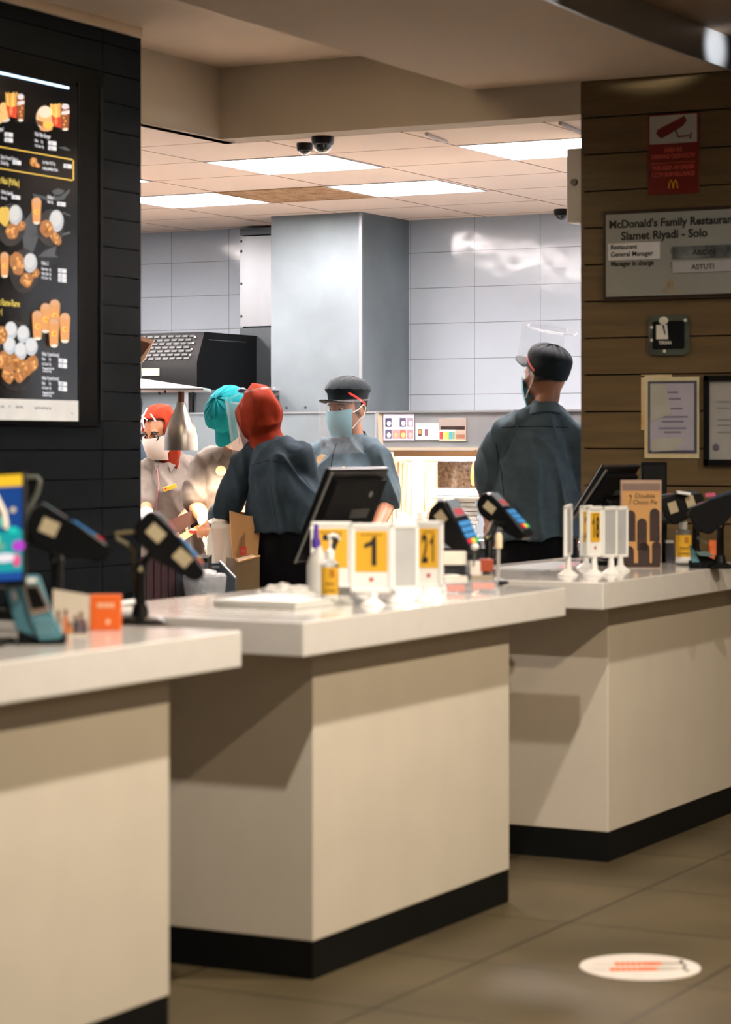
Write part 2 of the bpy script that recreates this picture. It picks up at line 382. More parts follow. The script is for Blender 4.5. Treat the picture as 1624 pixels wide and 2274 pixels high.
for q in (536, 558, 630, 703, 752, 824):
    m = MB(); p = at_u(535.5, q, 12.1); m.cyl((-.006, p.y-6.84, p.z), (0, p.y-6.84, p.z), .006, .009, STEELD, 8); m.out('rivet', t)
# low steel partition behind the man in the black cap
t = T('steel_partition', 'waist to head high steel partition behind the man in the black cap', 'partition', (11.2, 0, 0))
ya, yb = at_u(834, 912, 11.2).y, at_u(600, 916, 11.2).y; zt = at_u(720, 914, 11.2).z
m = MB(); m.bx((0, ya, 0), (.05, 7.15, zt-.008), STEELB); m.out('panel', t)
m = MB(); m.bx((-.006, ya, zt-.01), (.056, 7.15, zt), STEEL); m.bx((-.01, ya-.012, .3), (.056, ya, zt), STEEL); m.out('edge_trim', t)
# dark fridge like cabinet at left
t = T('dark_steel_cabinet', 'tall dark steel cabinet behind the heat lamp and the teal cap', 'cabinet', (11.5, 7.2, 0))
za = at_u(500, 866, 11.5).z; yr = at_u(588, 866, 11.5).y-7.2; yl = at_u(428, 866, 11.5).y-7.2
m = MB(); m.bx((0, yr, 0), (.2, yl, za), STEELD, bev=.004); m.out('body', t)
m = MB(); m.bx((-.02, yl-.01, 0), (.0, yl+.012, za), BLACKP); m.bx((-.03, yl+.012, 0), (0, yl+.04, za), STEEL); m.out('door_edge', t)
t = T('steel_cabinet', 'pale steel cabinet front behind the woman with glasses', 'cabinet', (11.52, 7.9, 0))
m = MB(); m.bx((0, yl+7.2+.05-7.9, 0), (.4, 1.2, za), STEELB, bev=.004); m.out('body', t)
m = MB(); m.bx((-.02, .3, .9), (0, .32, 1.4), STEEL); m.out('handle', t)
# black oven with grille
UO = 11.45
t = T('oven_hood', 'black metal oven top with slanted slotted vent, against the tiled wall', 'oven', (UO, 7.2, 0))
c0 = at_u(437, 865, UO); vy = c0.y-7.2; zb = c0.z; zm = at_u(437, 803, UO).z
tp = at_v(455, 737, c0.y); bk = 12.1-UO; zt = tp.z; sx = tp.x-UO
BLK = mat('black_enamel', (10, 12, 15), .5, spec=.15, var=.08)
m = MB(); m.prism([(0, vy, zb), (0, vy, zm), (sx, vy, zt), (bk, vy, zt), (bk, vy, zb)], (0, 1.9, 0), BLK); m.out('body', t)
m = MB()
for i in range(7):
    f = (i+.9)/8
    for j in range(34):
        y = vy+.07+j*.047+(.02 if i % 2 else 0)
        m.box((sx*f-.004, y, zm+(zt-zm)*f), (.006, .034, .012), mat('vent_slot_edge', (62, 66, 68), .5), rot=(0, math.atan2(sx, zt-zm), 0))
m.out('vent_slots', t)
for i in range(4):
    f = .22+i*.2; m = MB(); m.ell((sx*f-.008, vy+.05, zm+(zt-zm)*f), (.006, .006, .006), WHITEP, seg=8); m.out('rivet', t)
m = MB(); pa = at_u(354, 818, UO); pb = at_u(354, 834, UO); m.bx((-.006, pa.y-7.2, pb.z), (0, pa.y-7.2+.4, pa.z), mat('pale_label', (196, 206, 160), .5)); m.out('label_plate', t)
m = MB(); m.box((bk/2, vy-.003, (zb+zt)/2+.12), (.4, .004, .004), GREYP); m.out('seam', t)
# ------------------------------------------------------------------ heat lamp canopy and pendant lamp
DL = 10.7
pc = at_D(400, 866, DL)
t = T('steel_canopy', 'sloping stainless canopy shelf carrying the bell heat lamp', 'canopy', (pc.x, pc.y, pc.z), CAMRZ)
k = DL/F
PCS = mat('pale_canopy_steel', (186, 192, 196), .45, metal=.2)
A_, B_, C2, D2 = (-160*k, -.25, .003), (60*k, -.25, .003), (60*k, .25, .01), (-160*k, .25, .075)
m = MB(); m.poly([A_, B_, C2, D2], PCS); m.poly([(-160*k, .25, .0), D2, C2, (60*k, .25, .0)], PCS); m.poly([A_, D2, (-160*k, .25, 0)], PCS); m.poly([B_, C2, (60*k, .25, 0)], PCS); m.out('hood', t)
m = MB(); m.bx((-160*k, -.26, -.006), (60*k, .26, .002), STEEL); m.out('rim', t)
m = MB()
for x, y in ((-.05, -.2), (-.1, .1), (.05, .1)): m.cyl((x, y, -.02), (x, y, 0), .006, .006, STEELD, 8)
m.tube([(-.22, .2, 0), (-.22, .2, HK-pc.z)], .015, STEEL)
m.out('post', t)
pl = at_D(402, 1000, DL)
t = T('heat_lamp', 'bell shaped aluminium heat lamp hanging over the food station', 'lamp', (pl.x, pl.y, pl.z), CAMRZ)
ALU = mat('spun_aluminium', (190, 184, 176), .3, metal=.9, var=.05)
rr = 37.5*k; hh = 107*k
m = MB(); m.lathe([(rr*1.0, 0), (rr, .02), (rr*.97, hh*.3), (rr*.82, hh*.5), (rr*.55, hh*.72), (rr*.36, hh*.86), (rr*.28, hh*.97), (rr*.28, hh), (rr*.22, hh), (rr*.22, hh*.95), (rr*.5, hh*.7), (rr*.92, hh*.3), (rr*.96, .004)], ALU, cap=False); m.out('shade', t)
m = MB(); m.cyl((0, 0, hh*.98), (0, 0, hh+23*k), rr*.2, rr*.2, mat('copper_stem', (120, 86, 70), .4, metal=.6)); m.out('stem', t)
m = MB(); m.ell((0, 0, hh*.3), (rr*.5, rr*.5, rr*.6), mat('warm_bulb', (255, 210, 150), .4, emit=12)); m.out('bulb', t)
o = alight('heat_lamp_light', (pl.x, pl.y, pl.z-.01), .05, 40, (1, .72, .42), spot=math.radians(110), blend=.6)
q = at_D(478, 1010, 10.72)
o = alight('food_station_light', (q.x, q.y, 1.5), .06, 170, (1, .82, .62), spot=math.radians(95), blend=.7)
# small framed tablet seen past the dark wall
q = at_D(318, 790, 10.2)
q = at_D(318, 790, 10.55)
t = T('order_tablet', 'pale framed order screen poking out beside the dark wall', 'screen', (q.x, q.y, q.z), CAMRZ)
k2 = 10.55/F
def quad_px(m, pts, px0, py0, kk, y, th, mm): m.prism([((x-px0)*kk, y, (py0-z_)*kk) for x, z_ in pts], (0, th, 0), mm)
m = MB(); quad_px(m, [(290, 740), (343, 755), (320, 800), (285, 830)], 318, 790, k2, 0, .02, mat('peach_frame', (214, 176, 150), .4)); m.out('frame', t)
m = MB(); quad_px(m, [(292, 750), (335, 763), (316, 790), (288, 815)], 318, 790, k2, -.003, .002, mat('brown_screen', (86, 60, 50), .2)); m.out('screen', t)
m = MB(); m.tube([(-.02, .01, 0), (-.02, .03, -.05), (-.02, .06, -.09)], .01, GREYP); m.out('bracket', t)
# ------------------------------------------------------------------ heated landing unit with photo cards
UE = 10.25
def eu(px, py, du=0): return at_u(px, py, UE+du)
t = T('heated_holding_unit', 'stainless food holding station with glowing warm strip lights and photo cards', 'food station', (UE, 4.5, 0))
off = Vector((UE, 4.5, 0))
def el(px, py, du=0): return eu(px, py, du)-off
a, c = el(849, 917), el(1300, 996); yR = -1.2
m = MB(); m.bx((0, yR, c.z), (.3, a.y, a.z), STEEL, bev=.003); m.out('header', t)
WSTRIP = mat('pale_steel_edge', (224, 210, 190), .3, metal=.4)
m = MB(); m.bx((-.012, yR, a.z), (.3, a.y+.02, a.z+.01), STEEL); m.bx((-.012, yR, c.z-.008), (.02, a.y, c.z+.004), WSTRIP); m.out('edge_trim', t)
e0, e1, e2, e3 = el(838, 915), el(848, 915), el(852, 1002), el(842, 1002)
m = MB(); m.prism([e0, e1, e2, e3], (.3, 0, 0), WSTRIP); m.out('end_post', t)
s0, s1 = el(870, 1001), el(1300, 1015)
m = MB(); m.bx((.02, yR, s1.z), (.25, s0.y, s0.z), mat('lamp_housing', (170, 140, 112), .4, metal=.5)); m.out('lamp_housing', t)
s0, s1 = el(872, 1014), el(1075, 1023)
STRIPE = mat('warm_strip_light', (255, 232, 205), .4, var=0, emit=16)
m = MB(); m.bx((.03, yR, s1.z), (.2, s0.y, s0.z), STRIPE, bev=.006); m.out('strip_light', t)
LITB = mat('cream_panel', (236, 214, 186), .5, var=.05, scale=6)
p0, p1 = el(836, 1004, .28), el(1300, 1240, .28)
m = MB(); m.bx((.28, el(968, 1000, .28).y, .5), (.3, p0.y+.1, p0.z), LITB); m.out('back_panel', t)
m = MB(); g0, g1 = el(966, 1026, .3), el(1300, 1086, .3); m.bx((.3, yR, g1.z), (.32, g0.y, g0.z), mat('dark_speckled_glass', (44, 34, 30), .15, rgb2=(86, 72, 62), scale=60)); m.out('rear_glass', t)
m = MB(); g0, g1 = el(968, 1086, .1), el(1300, 1103, .1); m.bx((.08, yR, g1.z), (.3, g0.y, g0.z), STEELB); m.out('chute', t)
m = MB(); q = el(924, 1020, .1); m.bx((.08, q.y-.009, .85), (.12, q.y+.012, q.z+.01), mat('white_upright', (250, 244, 234), .3)); m.out('upright', t)
q = el(935, 1020, .14); m = MB(); m.bx((.14, q.y-.004, .85), (.16, q.y+.004, q.z+.01), WSTRIP); m.out('upright', t)
m = MB(); q = el(960, 1103); q2 = el(960, 1200); m.bx((-.05, yR, q.z-.008), (.3, q.y, q.z), WSTRIP, bev=.003); m.out('shelf', t)
zt_ = eu(950, 1195).z
m = MB(); m.bx((-.1, yR, zt_-.04), (.35, .95, zt_), STEEL, bev=.004); m.out('worktop', t)
m = MB(); m.bx((-.05, yR, 0), (.3, .9, zt_-.04), STEELD); m.out('base_cabinet', t)
alight('holding_unit_light', (UE-.04, 4.75, s1.z-.02), .12, 30, (1, .86, .68), sy=1.0)
# photo cards taped on the header
def card(name, label, cat, x0, y0, x1, y1, draw, base=PAPER, du=-.004):
    c = eu((x0+x1)/2, y1, du); t = T(name, label, cat, (c.x, c.y, c.z), -PI/2)
    kk = (S_*c.x+C_*c.y)/F*1.0
    w_ = (eu(x0, y1, du)-eu(x1, y1, du)).length; h_ = (eu(x0, y0, du)-eu(x0, y1, du)).length
    m = MB(); m.bx((-w_/2, 0, 0), (w_/2, .003, h_), base); m.out('card', t)
    m = MB(); draw(m, w_, h_); m.out('print', t); return t
def R_(m, w, h, x0, y0, x1, y1, col, lay=1, emit=0): m.bx((-w/2+w*x0, -.0006*lay, h*(1-y1)), (-w/2+w*x1, 0, h*(1-y0)), colm(col, emit) if isinstance(col, tuple) else col)
def E_(m, w, h, x, y, r, s_, col, lay=2, n=20, emit=0):
    m.prism([(-w/2+w*x+w*r*math.cos(2*PI*i/n), 0, h*(1-y)+h*s_*math.sin(2*PI*i/n)) for i in range(n)], (0, -.0006*lay, 0), colm(col, emit))
def d1(m, w, h):
    cols = [(60, 56, 90), (214, 214, 226), (70, 60, 90), (150, 130, 150), (70, 70, 100), (190, 130, 130), (180, 90, 70), (170, 120, 130)]
    for i in range(4):
        for j in range(2):
            x = .06+i*.235; y = .16+j*.44; R_(m, w, h, x, y, x+.2, y+.33, cols[i+4*j])
            E_(m, w, h, x+.12, y+.2, .07, .1, (222, 214, 216) if j == 0 else [(220, 220, 220), (220, 160, 120), (240, 190, 120), (200, 170, 160)][i])
def d2(m, w, h):
    R_(m, w, h, .12, .35, .26, .75, (60, 40, 60)); E_(m, w, h, .19, .52, .05, .14, (230, 150, 60)); R_(m, w, h, .4, .35, .54, .75, (120, 80, 100))
    for i in range(5): R_(m, w, h, .64, .36+i*.09, .92, .38+i*.09, (190, 192, 206))
def d3(m, w, h):
    R_(m, w, h, .02, .02, .98, .34, (150, 140, 136)); R_(m, w, h, .04, .36, .96, .5, (40, 22, 26)); R_(m, w, h, .0, .5, .6, .96, (236, 232, 220), 2)
    for i, cc in enumerate([(180, 50, 60), (236, 208, 120), (236, 190, 80), (60, 150, 160), (120, 150, 130)]): R_(m, w, h, .02+i*.115, .6, .13+i*.115, .92, cc, 3)
    R_(m, w, h, .64, .72, .96, .9, (140, 96, 76)); R_(m, w, h, 0, .95, 1, 1, (236, 214, 180), 2)
card('photo_card', 'left photo card of eight food pictures taped on steel header', 'card', 852, 919, 920, 978, d1, mat('lavender_paper', (206, 206, 226), .6))
card('photo_card', 'small white instruction sheet taped in the middle of the steel header', 'card', 923, 940, 975, 977, d2)
card('photo_card', 'right card with dark photo and coloured bars on steel header', 'card', 976, 929, 1035, 979, d3, mat('tan_card', (176, 160, 148), .6))
# things on the holding unit
def stack(name, label, px0, px1, py0, py1, n, group=None):
    q = eu((px0+px1)/2, py1, -.02); w_ = (px1-px0)/F*11.3; h_ = (py1-py0)/F*11.3
    t = T(name, label, 'paper stack', (q.x, q.y, q.z), CAMRZ)
    for i in range(n):
        m = MB(); dx = random.uniform(-.01, .01); m.box((dx, .08, h_*(i+.5)/n), (w_-.02*random.random(), .16, h_/n*.86), PAPER, rot=(0, 0, random.uniform(-.08, .08)), bev=.002); m.out('wrapper_bundle', t)
stack('wrapper_stack', 'tall stack of white wrapping paper glowing under the warm strip', 1008, 1066, 1106, 1195, 9)
t = T('paper_carton', 'white paper carton with vented sides beside the wrapping paper', 'carton', eu(905, 1195, -.03), CAMRZ)
kk = 11.2/F
m = MB(); m.prism([(-18*kk, 0, 0), (12*kk, 0, 0), (18*kk, 0, 40*kk), (-10*kk, 0, 62*kk), (-26*kk, 0, 40*kk)], (0, .1, 0), PAPER); m.out('carton_body', t)
t = T('paper_cup_stack', 'stack of white printed cups left of the payment terminal', 'cups', eu(938, 1195, -.02), CAMRZ)
for i in range(4):
    m = MB(); m.lathe([(11*kk, i*14*kk), (15*kk, (i+1)*14*kk+.004), (15.6*kk, (i+1)*14*kk+.006), (14.6*kk, (i+1)*14*kk+.006), (10*kk, i*14*kk+.004)], PAPER if i % 2 else mat('cup_cream', (230, 216, 200), .6)); m.out('cup', t)
# tan paper bags / aprons standing at the back panel
def curtain(label, pxs, top, bot, du, colr):
    q = eu(sum(pxs)/len(pxs), bot, du); t = None
    m = MB(); n = 24; rows = []
    for zi in range(13):
        f = zi/12; py = top+(bot-top)*f; r = []
        for i in range(n+1):
            px = pxs[0]+(pxs[1]-pxs[0])*i/n
            # waist: the edge pulls in toward the middle height
            px += pxs[2]*math.sin(PI*f)*(i/n)
            p = eu(px, py, du); r.append(p+Vector((.012*math.sin(i*1.3+zi*.15)-.01*f, 0, 0)))
        rows.append(r)
    back = [[p+Vector((.006, 0, 0)) for p in r] for r in rows]
    m.rings(rows, colr, close=False); m.rings(back, colr, close=False)
    tag(m.out('hanging_paper_bag', recalc=False), label, 'bag', None)
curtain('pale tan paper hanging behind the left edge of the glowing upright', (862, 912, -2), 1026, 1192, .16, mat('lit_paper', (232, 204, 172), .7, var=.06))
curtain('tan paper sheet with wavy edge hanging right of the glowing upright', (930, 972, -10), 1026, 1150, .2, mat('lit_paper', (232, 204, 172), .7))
q = eu(1056, 1045, .1)
m = MB(); m.ell(q, (.02, .02, .075), mat('orange_bottle', (200, 84, 30), .4), R=Matrix.Rotation(.15, 3, 'X')); m.cyl(q+Vector((0, 0, .07)), q+Vector((0, 0, .1)), .008, .006, ORANGE); tag(m.out('sauce_bottle'), 'orange sauce dispenser at the elbow of the man seen from behind', 'bottle')
# ------------------------------------------------------------------ the three service counters
def counter(u0, u1, s0, s1, label):
    t = T('service_counter', label, 'counter', (u0, 3.03, 0), 0, 'cream service counters in a row')
    m = MB(); m.bx((0, 0, .098), (u1-u0, .62, .846), CREAM, bev=.003); m.out('cabinet_body', t)
    m = MB(); m.bx((.002, .002, 0), (u1-u0-.002, .615, .098), KICK); m.out('kickplate', t)
    m = MB(); m.bx((s0-u0, -.1, .846), (s1-u0, .686, HT), TOPW, bev=.004); m.out('countertop', t)
    return t
counter(3.53, 4.728, 3.25, 4.885, 'nearest cream counter at the left edge, holding tilted card terminals and an orange box')
counter(5.405, 6.605, 5.178, 6.798, 'middle cream counter holding the yellow number 1 stand')
counter(7.379, 8.59, 7.094, 8.59, 'farthest cream counter, built against the wooden wall')
# floor sticker
t = T('floor_sticker', 'round white floor sticker with two orange and white shoe soles', 'sticker', at_z(1422, 2148, 0))
m = MB(); m.lathe([(.001, 0), (.158, 0), (.158, .0015), (.001, .0015)], mat('sticker_white', (226, 216, 208), .5), n=48); m.out('disc', t)
t.rotation_euler = (0, 0, CAMRZ+.06)
def sole(y, x0):
    m = MB(); O = ORANGE; z = .0018
    for i in range(6): m.prism([(x0+i*.0145, y-.019, z), (x0+.011+i*.0145, y-.019, z), (x0+.014+i*.0145, y+.019, z), (x0+.003+i*.0145, y+.019, z)], (0, 0, .0005), O)
    m.prism([(x0+.085, y-.019, z), (x0+.125, y-.017, z), (x0+.125, y+.017, z), (x0+.088, y+.019, z)], (0, 0, .0005), O)
    m.bx((x0-.001, y-.018, z-.0002), (x0+.09, y+.018, z+.0002), colm((238, 180, 150)))
    m.prism([(x0+.125+.062*math.cos(a), y+.017*math.sin(a), z) for a in [PI*i/12-PI/2 for i in range(13)]], (0, 0, .0005), colm((178, 170, 160)))
    m.prism([(x0-.006-.055*math.cos(a), y+.02*math.sin(a), z) for a in [PI*i/12-PI/2 for i in range(13)]], (0, 0, .0002), colm((214, 204, 196)))
    m.out('shoe_print', t)
sole(-.03, -.085); sole(.035, -.062)
m = MB()
for i in range(5): m.box((.112+.004*math.sin(i*2.1), -.062+i*.013, .002), (.008, .009, .0006), INK, rot=(0, 0, .6)); m.box((.118+.004*math.cos(i*1.7), .012+i*.014, .002), (.009, .01, .0006), INK, rot=(0, 0, .4))
m.out('dark_script_marks', t)
# ------------------------------------------------------------------ counter-top things
def top(px, py): return at_z(px, py, HT)
def kpx(p): return (S_*p[0]+C_*p[1])/F
def bottle(label, px, py, hpx, wpx, pump, lab=None, cap_only=False, body=CLEAR):
    p = top(px, py); k = kpx(p); H = hpx*k; W = wpx*k/2
    t = T('pump_bottle', label, 'bottle', p, CAMRZ)
    bh = H*.62
    m = MB(); m.lathe([(.001, 0), (W*.95, 0), (W, .004), (W, bh*.86), (W*.8, bh*.95), (W*.4, bh), (W*.38, bh*1.04), (.001, bh*1.04)], body); m.out('bottle_body', t)
    m = MB(); m.lathe([(.001, .004), (W*.9, .006), (W*.92, bh*.6), (.001, bh*.6)], mat('gel', (220, 226, 226), .2, alpha=.45)); m.out('gel', t)
    m = MB(); m.lathe([(W*.45, bh*1.0), (W*.5, bh*1.04), (W*.5, bh*1.2), (W*.2, bh*1.24), (W*.14, bh*1.3), (W*.14, bh*1.5), (.001, bh*1.5)], pump, cap=False)
    m.tube([(-W*.2, 0, bh*1.5), (W*.2, 0, bh*1.56), (W*.9, 0, bh*1.52), (W*1.1, 0, bh*1.44)], [W*.22, W*.24, W*.18, W*.12], pump); m.out('pump_head', t)
    if lab:
        y = W*1.02; n = 14; a0, a1 = -1.25, 1.25
        rows = [[(y*math.sin(a0+(a1-a0)*i/n), -y*math.cos(a0+(a1-a0)*i/n), z) for i in range(n+1)] for z in (bh*.06, bh*.22)]
        rows2 = [[(y*math.sin(a0+(a1-a0)*i/n), -y*math.cos(a0+(a1-a0)*i/n), z) for i in range(n+1)] for z in (bh*.22, bh*.84)]
        m = MB(); m.rings(rows, PAPER, close=False); m.rings(rows2, lab, close=False); m.out('label', t)
        m = MB(); m.bx((W*.0, -y-.0015, bh*.62), (W*.5, -y-.0005, bh*.78), mat('amber_ink', (190, 120, 10), .5))
        m.text('Hand', Matrix.Translation((0, -y-.001, bh*.44)) @ Matrix.Rotation(PI/2, 4, 'X'), W*.5, mat('dark_amber', (120, 84, 10), .5), align='CENTER')
        m.text('Sanitizer', Matrix.Translation((0, -y-.001, bh*.3)) @ Matrix.Rotation(PI/2, 4, 'X'), W*.42, mat('dark_amber', (120, 84, 10), .5), align='CENTER')
        m.out('print', t)
    return t
def terminal(label, c, base, tilt, yaw, L=.2, W=.085, Hh=.045, keys=True, flip=False, stick=2, bluec=(60, 130, 190), baseplate=True, pole=True, roll=0, base_r=.062):
    """hand-sized card terminal clamped on a pole; c = body centre, base = foot of the pole"""
    rz = CAMRZ+yaw
    t = T('card_terminal', label, 'card terminal', base, rz, 'black card payment terminals')
    R0 = Matrix.Rotation(-rz, 3, 'Z'); d = R0 @ (Vector(c)-Vector(base))
    M = Matrix.Translation(d) @ Euler((roll, math.radians(tilt), 0), 'XYZ').to_matrix().to_4x4()
    m = MB(); m.X = M
    m.prism([(-L/2, -W/2, -Hh*.3), (-L/2, -W/2, Hh*.45), (-L*.42, -W/2, Hh*.6), (-L*.05, -W/2, Hh*.5), (L*.44, -W/2, Hh*.28), (L/2, -W/2, 0), (L*.44, -W/2, -Hh*.35), (L*.05, -W/2, -Hh*.6), (-L*.35, -W/2, -Hh*.7)], (0, W, 0), BLACKP)
    bmesh.ops.bevel(m.bm, geom=list(m.bm.edges), offset=.005, segments=2, affect='EDGES'); m.out('terminal_body', t)
    a = math.atan2(-Hh*.22, L*.49)
    KM = M @ Matrix.Translation((-L*.05, 0, Hh*.5)) @ Matrix.Rotation(-a, 4, 'Y')
    m = MB(); m.X = KM; m.bx((.0, -W*.4, .0), (L*.46, W*.4, .002), mat('keypad_base', (24, 40, 62), .3))
    for i in range(4):
        for j in range(3):
            col = bluec if i < 3 else [(196, 40, 60), (226, 190, 60), (60, 170, 110)][j]
            m.bx((.006+i*L*.105, -W*.36+j*W*.25, .002), (.006+i*L*.105+L*.08, -W*.36+j*W*.25+W*.2, .006), colm(col if keys else (40, 60, 90), .25 if keys else 0))
    m.out('keypad', t)
    m = MB(); m.X = KM; m.bx((-L*.36, -W*.36, .0), (-L*.06, W*.36, .0025), mat('terminal_screen', (120, 130, 140), .15)); m.bx((-L*.2, -W*.3, .0025), (-L*.08, W*.3, .003), colm((170, 70, 80))); m.out('display', t)
    STK = mat('beige_sticker', (176, 160, 128), .6)
    for i in range(stick):
        m = MB(); m.X = M; x = -L*.36+i*L*.42; m.bx((x, -W/2-.0012, -Hh*.2), (x+L*.2, -W/2-.0004, Hh*.28), STK); m.out('sticker', t)
    if pole:
        m = MB(); m.tube([(0, 0, .01), (0, 0, d.z*.7), (d.x*.3, d.y*.3, d.z*.92), tuple(d-Vector((0, 0, Hh*.5)))], [.014, .013, .013, .016], BLACKP, 14); m.ell((0, 0, d.z*.72), (.017, .017, .017), BLACKP, seg=12); m.out('pole', t)
        m = MB(); m.ell((0, -.017, d.z*.72), (.006, .004, .006), mat('brass_knob', (150, 138, 96), .4), seg=10); m.out('knob', t)
        if baseplate: m = MB(); m.lathe([(.001, 0), (base_r, 0), (base_r, .006), (base_r*.8, .014), (.022, .02), (.018, .045), (.001, .045)], BLACKP); m.out('base', t)
    return t
def number_stand(label, px, py, x0, x1, y0, y1, yaw, num=None, back=False, dy=0.0):
    p = top(px, py); k = kpx(p); rz = CAMRZ+yaw
    t = T('table_number_stand', label, 'number stand', p, rz, 'white table number stands')
    W = (x1-x0)*k/max(.15, math.cos(yaw)); H = (y1-y0)*k; cx = ((x0+x1)/2-px)*k; zb = (py-y1)*k
    WP = WHITEP
    m = MB(); m.lathe([(.001, 0), (.034, 0), (.035, .003), (.028, .008), (.012, .02), (.008, zb+.004), (.001, zb+.004)], WP, n=24); m.out('base', t)
    xo = cx/max(.15, math.cos(yaw)) if abs(yaw) < 1 else 0
    b_ = .011
    m = MB(); m.X = Matrix.Translation((xo, 0, zb))
    m.bx((-W/2, -.006, 0), (-W/2+b_, .006, H), WP, bev=.003); m.bx((W/2-b_, -.006, 0), (W/2, .006, H), WP, bev=.003)
    m.bx((-W/2, -.006, 0), (W/2, .006, b_), WP, bev=.003); m.bx((-W/2, -.006, H-b_*1.3), (W/2, .006, H), WP, bev=.003); m.out('frame', t)
    m = MB(); m.X = Matrix.Translation((xo, 0, zb)); m.bx((-W/2+b_*.6, -.003, b_*.6), (W/2-b_*.6, .003, H-b_*.8), PAPER if not back else mat('grey_backing', (178, 178, 178), .6)); m.out('insert', t)
    if num:
        m = MB(); m.X = Matrix.Translation((xo, 0, zb)); m.bx((-W/2+b_*1.25, -.004, H*.3), (W/2-b_*1.25, -.003, H-b_*1.9), YELLOW); m.out('yellow_card', t)
        m = MB(); sz = H*.6*(1 if len(num) == 1 else .8); sxx = 1.15 if len(num) == 1 else .7
        wv = W-b_*4
        m.X = Matrix.Translation((xo, 0, zb)); cw = H*.36*(1 if len(num) == 1 else .62); f_ = min(1, wv*1.15/(cw*len(num)))
        for i_, ch in enumerate(num):
            cx_ = (i_-(len(num)-1)/2)*cw*f_; g_ = H*.42
            if ch == '1': m.prism([(cx_+x*cw*f_, -.0045, H*.39+z*g_) for x, z in ((.02, 0), (.2, 0), (.2, 1), (.08, 1), (-.02, .84), (-.28, .74), (-.28, .6), (.02, .7))], (0, -.0008, 0), INK)
            else: m.text(ch, Matrix.Translation((cx_, -.0045, H*.39)) @ Matrix.Rotation(PI/2, 4, 'X'), g_*1.38, INK, align='CENTER', sx=f_*(.95 if len(num) == 1 else .62), bold=.025)
        for i in range(6): m.bx((-wv*.4+i*wv*.14, -.0046, H*.825), (-wv*.4+i*wv*.14+wv*.1, -.004, H*.845), mat('dark_amber', (120, 84, 10), .5))
        m.out('number', t)
        m = MB(); m.X = Matrix.Translation((xo, 0, zb)); m.prism([(.006*math.cos(a), -.0032, H*.19+.006*math.sin(a)) for a in [2*PI*i/12 for i in range(12)]], (0, -.0008, 0), RED); m.out('red_logo', t)
    return t
# --- left counter
def P_(px, py, D): return at_D(px, py, D)
# customer facing screen
DSC = 5.25; q = P_(10, 1290, DSC); k = DSC/F
t = T('customer_display', 'bright blue and teal order screen at the left edge of the frame', 'screen', (q.x, q.y, HT), CAMRZ-.12)
m = MB(); Mx = Matrix.Translation((0, 0, q.z-HT)) @ Matrix.Rotation(-.22, 4, 'X') @ Matrix.Rotation(-.06, 4, 'Y'); m.X = Mx
m.bx((-.24, .0, -.012), (47*k, .018, 247*k), BLACKP, bev=.004); m.out('housing', t)
m = MB(); m.X = Mx @ Matrix.Translation((0, -.001, 0))
Wd = 47*k-.006; Hd = 240*k
def scr(x0, z0, x1, z1, c, lay, e=.4): m.bx((x0, -.0006*lay, z0), (x1, 0, z1), colm(c, e))
scr(-.235, 0, Wd, Hd, (10, 60, 130), 1); scr(-.235, Hd-.026, Wd, Hd, (226, 184, 40), 2); scr(-.235, 0, Wd, Hd*.47, (16, 150, 160), 2)
scr(-.235, 0, Wd, Hd*.08, (20, 70, 150), 3)
def sel(x, z, r, s_, c, lay, e=.4): m.prism([(x+r*math.cos(2*PI*i/18), 0, z+s_*math.sin(2*PI*i/18)) for i in range(18)], (0, -.0006*lay, 0), colm(c, e))
for x, z, r, s_, c in [(-.02, .13, .03, .012, (60, 200, 190)), (.032, .075, .014, .012, (170, 60, 200)), (.0, .05, .03, .01, (220, 220, 235)), (.028, .043, .008, .014, (220, 80, 140)), (-.03, .09, .02, .016, (130, 220, 90)), (.02, .11, .012, .008, (20, 190, 180)), (-.01, .075, .012, .01, (100, 160, 140)), (.02, .155, .006, .006, (200, 190, 160)), (-.06, .06, .02, .02, (230, 120, 60))]: sel(x, z, r, s_, c, 4)
m.tube([(-.02, -.003, .19), (.0, -.003, .15), (.004, -.003, .12), (.002, -.003, .115)], .006, colm((230, 215, 190), .4), 6)
m.out('screen', t)
m = MB(); m.tube([(-.06, .03, .01), (-.06, .03, .12), (-.06, .01, .16)], .014, BLACKP); m.bx((-.14, -.05, 0), (.0, .1, .012), BLACKM, bev=.004); m.out('stand', t)
# POS monitor behind it (grey edged frame)
q = P_(60, 1140, 6.1); k = 6.1/F
t = T('order_monitor', 'dark order monitor with grey rounded edge behind the bright screen', 'monitor', (q.x, q.y, HT), CAMRZ)
m = MB()
outl = [(-60, 200), (-60, 1052-1052)]
def PX(lst, px0, py0, kk): return [((x-px0)*kk, (py0-y)*kk) for x, y in lst]
zz0 = (985-0)
def zpy(py, D): return HC+(HY-py)/F*D-HT
o_ = [(-40, 1056), (84, 1056), (92, 1066), (88, 1090), (60, 1140), (30, 1210), (-40, 1210)]
m.prism([((x-60)*k, 0, zpy(y, 6.1)) for x, y in o_], (0, .03, 0), BLACKM); m.out('back_shell', t)
m = MB(); m.tube([((x-60)*k, -.002, zpy(y, 6.1)) for x, y in [(45, 1060), (82, 1060), (88, 1070), (82, 1095), (58, 1140)]], .008, mat('olive_grey_edge', (78, 80, 70), .5)); m.out('edge', t)
m = MB(); m.bx((-.12, .0, 0), (.02, .1, .02), BLACKM, bev=.004); m.tube([(-.04, .04, .02), (-.04, .03, .2)], .02, BLACKM); m.out('stand', t)
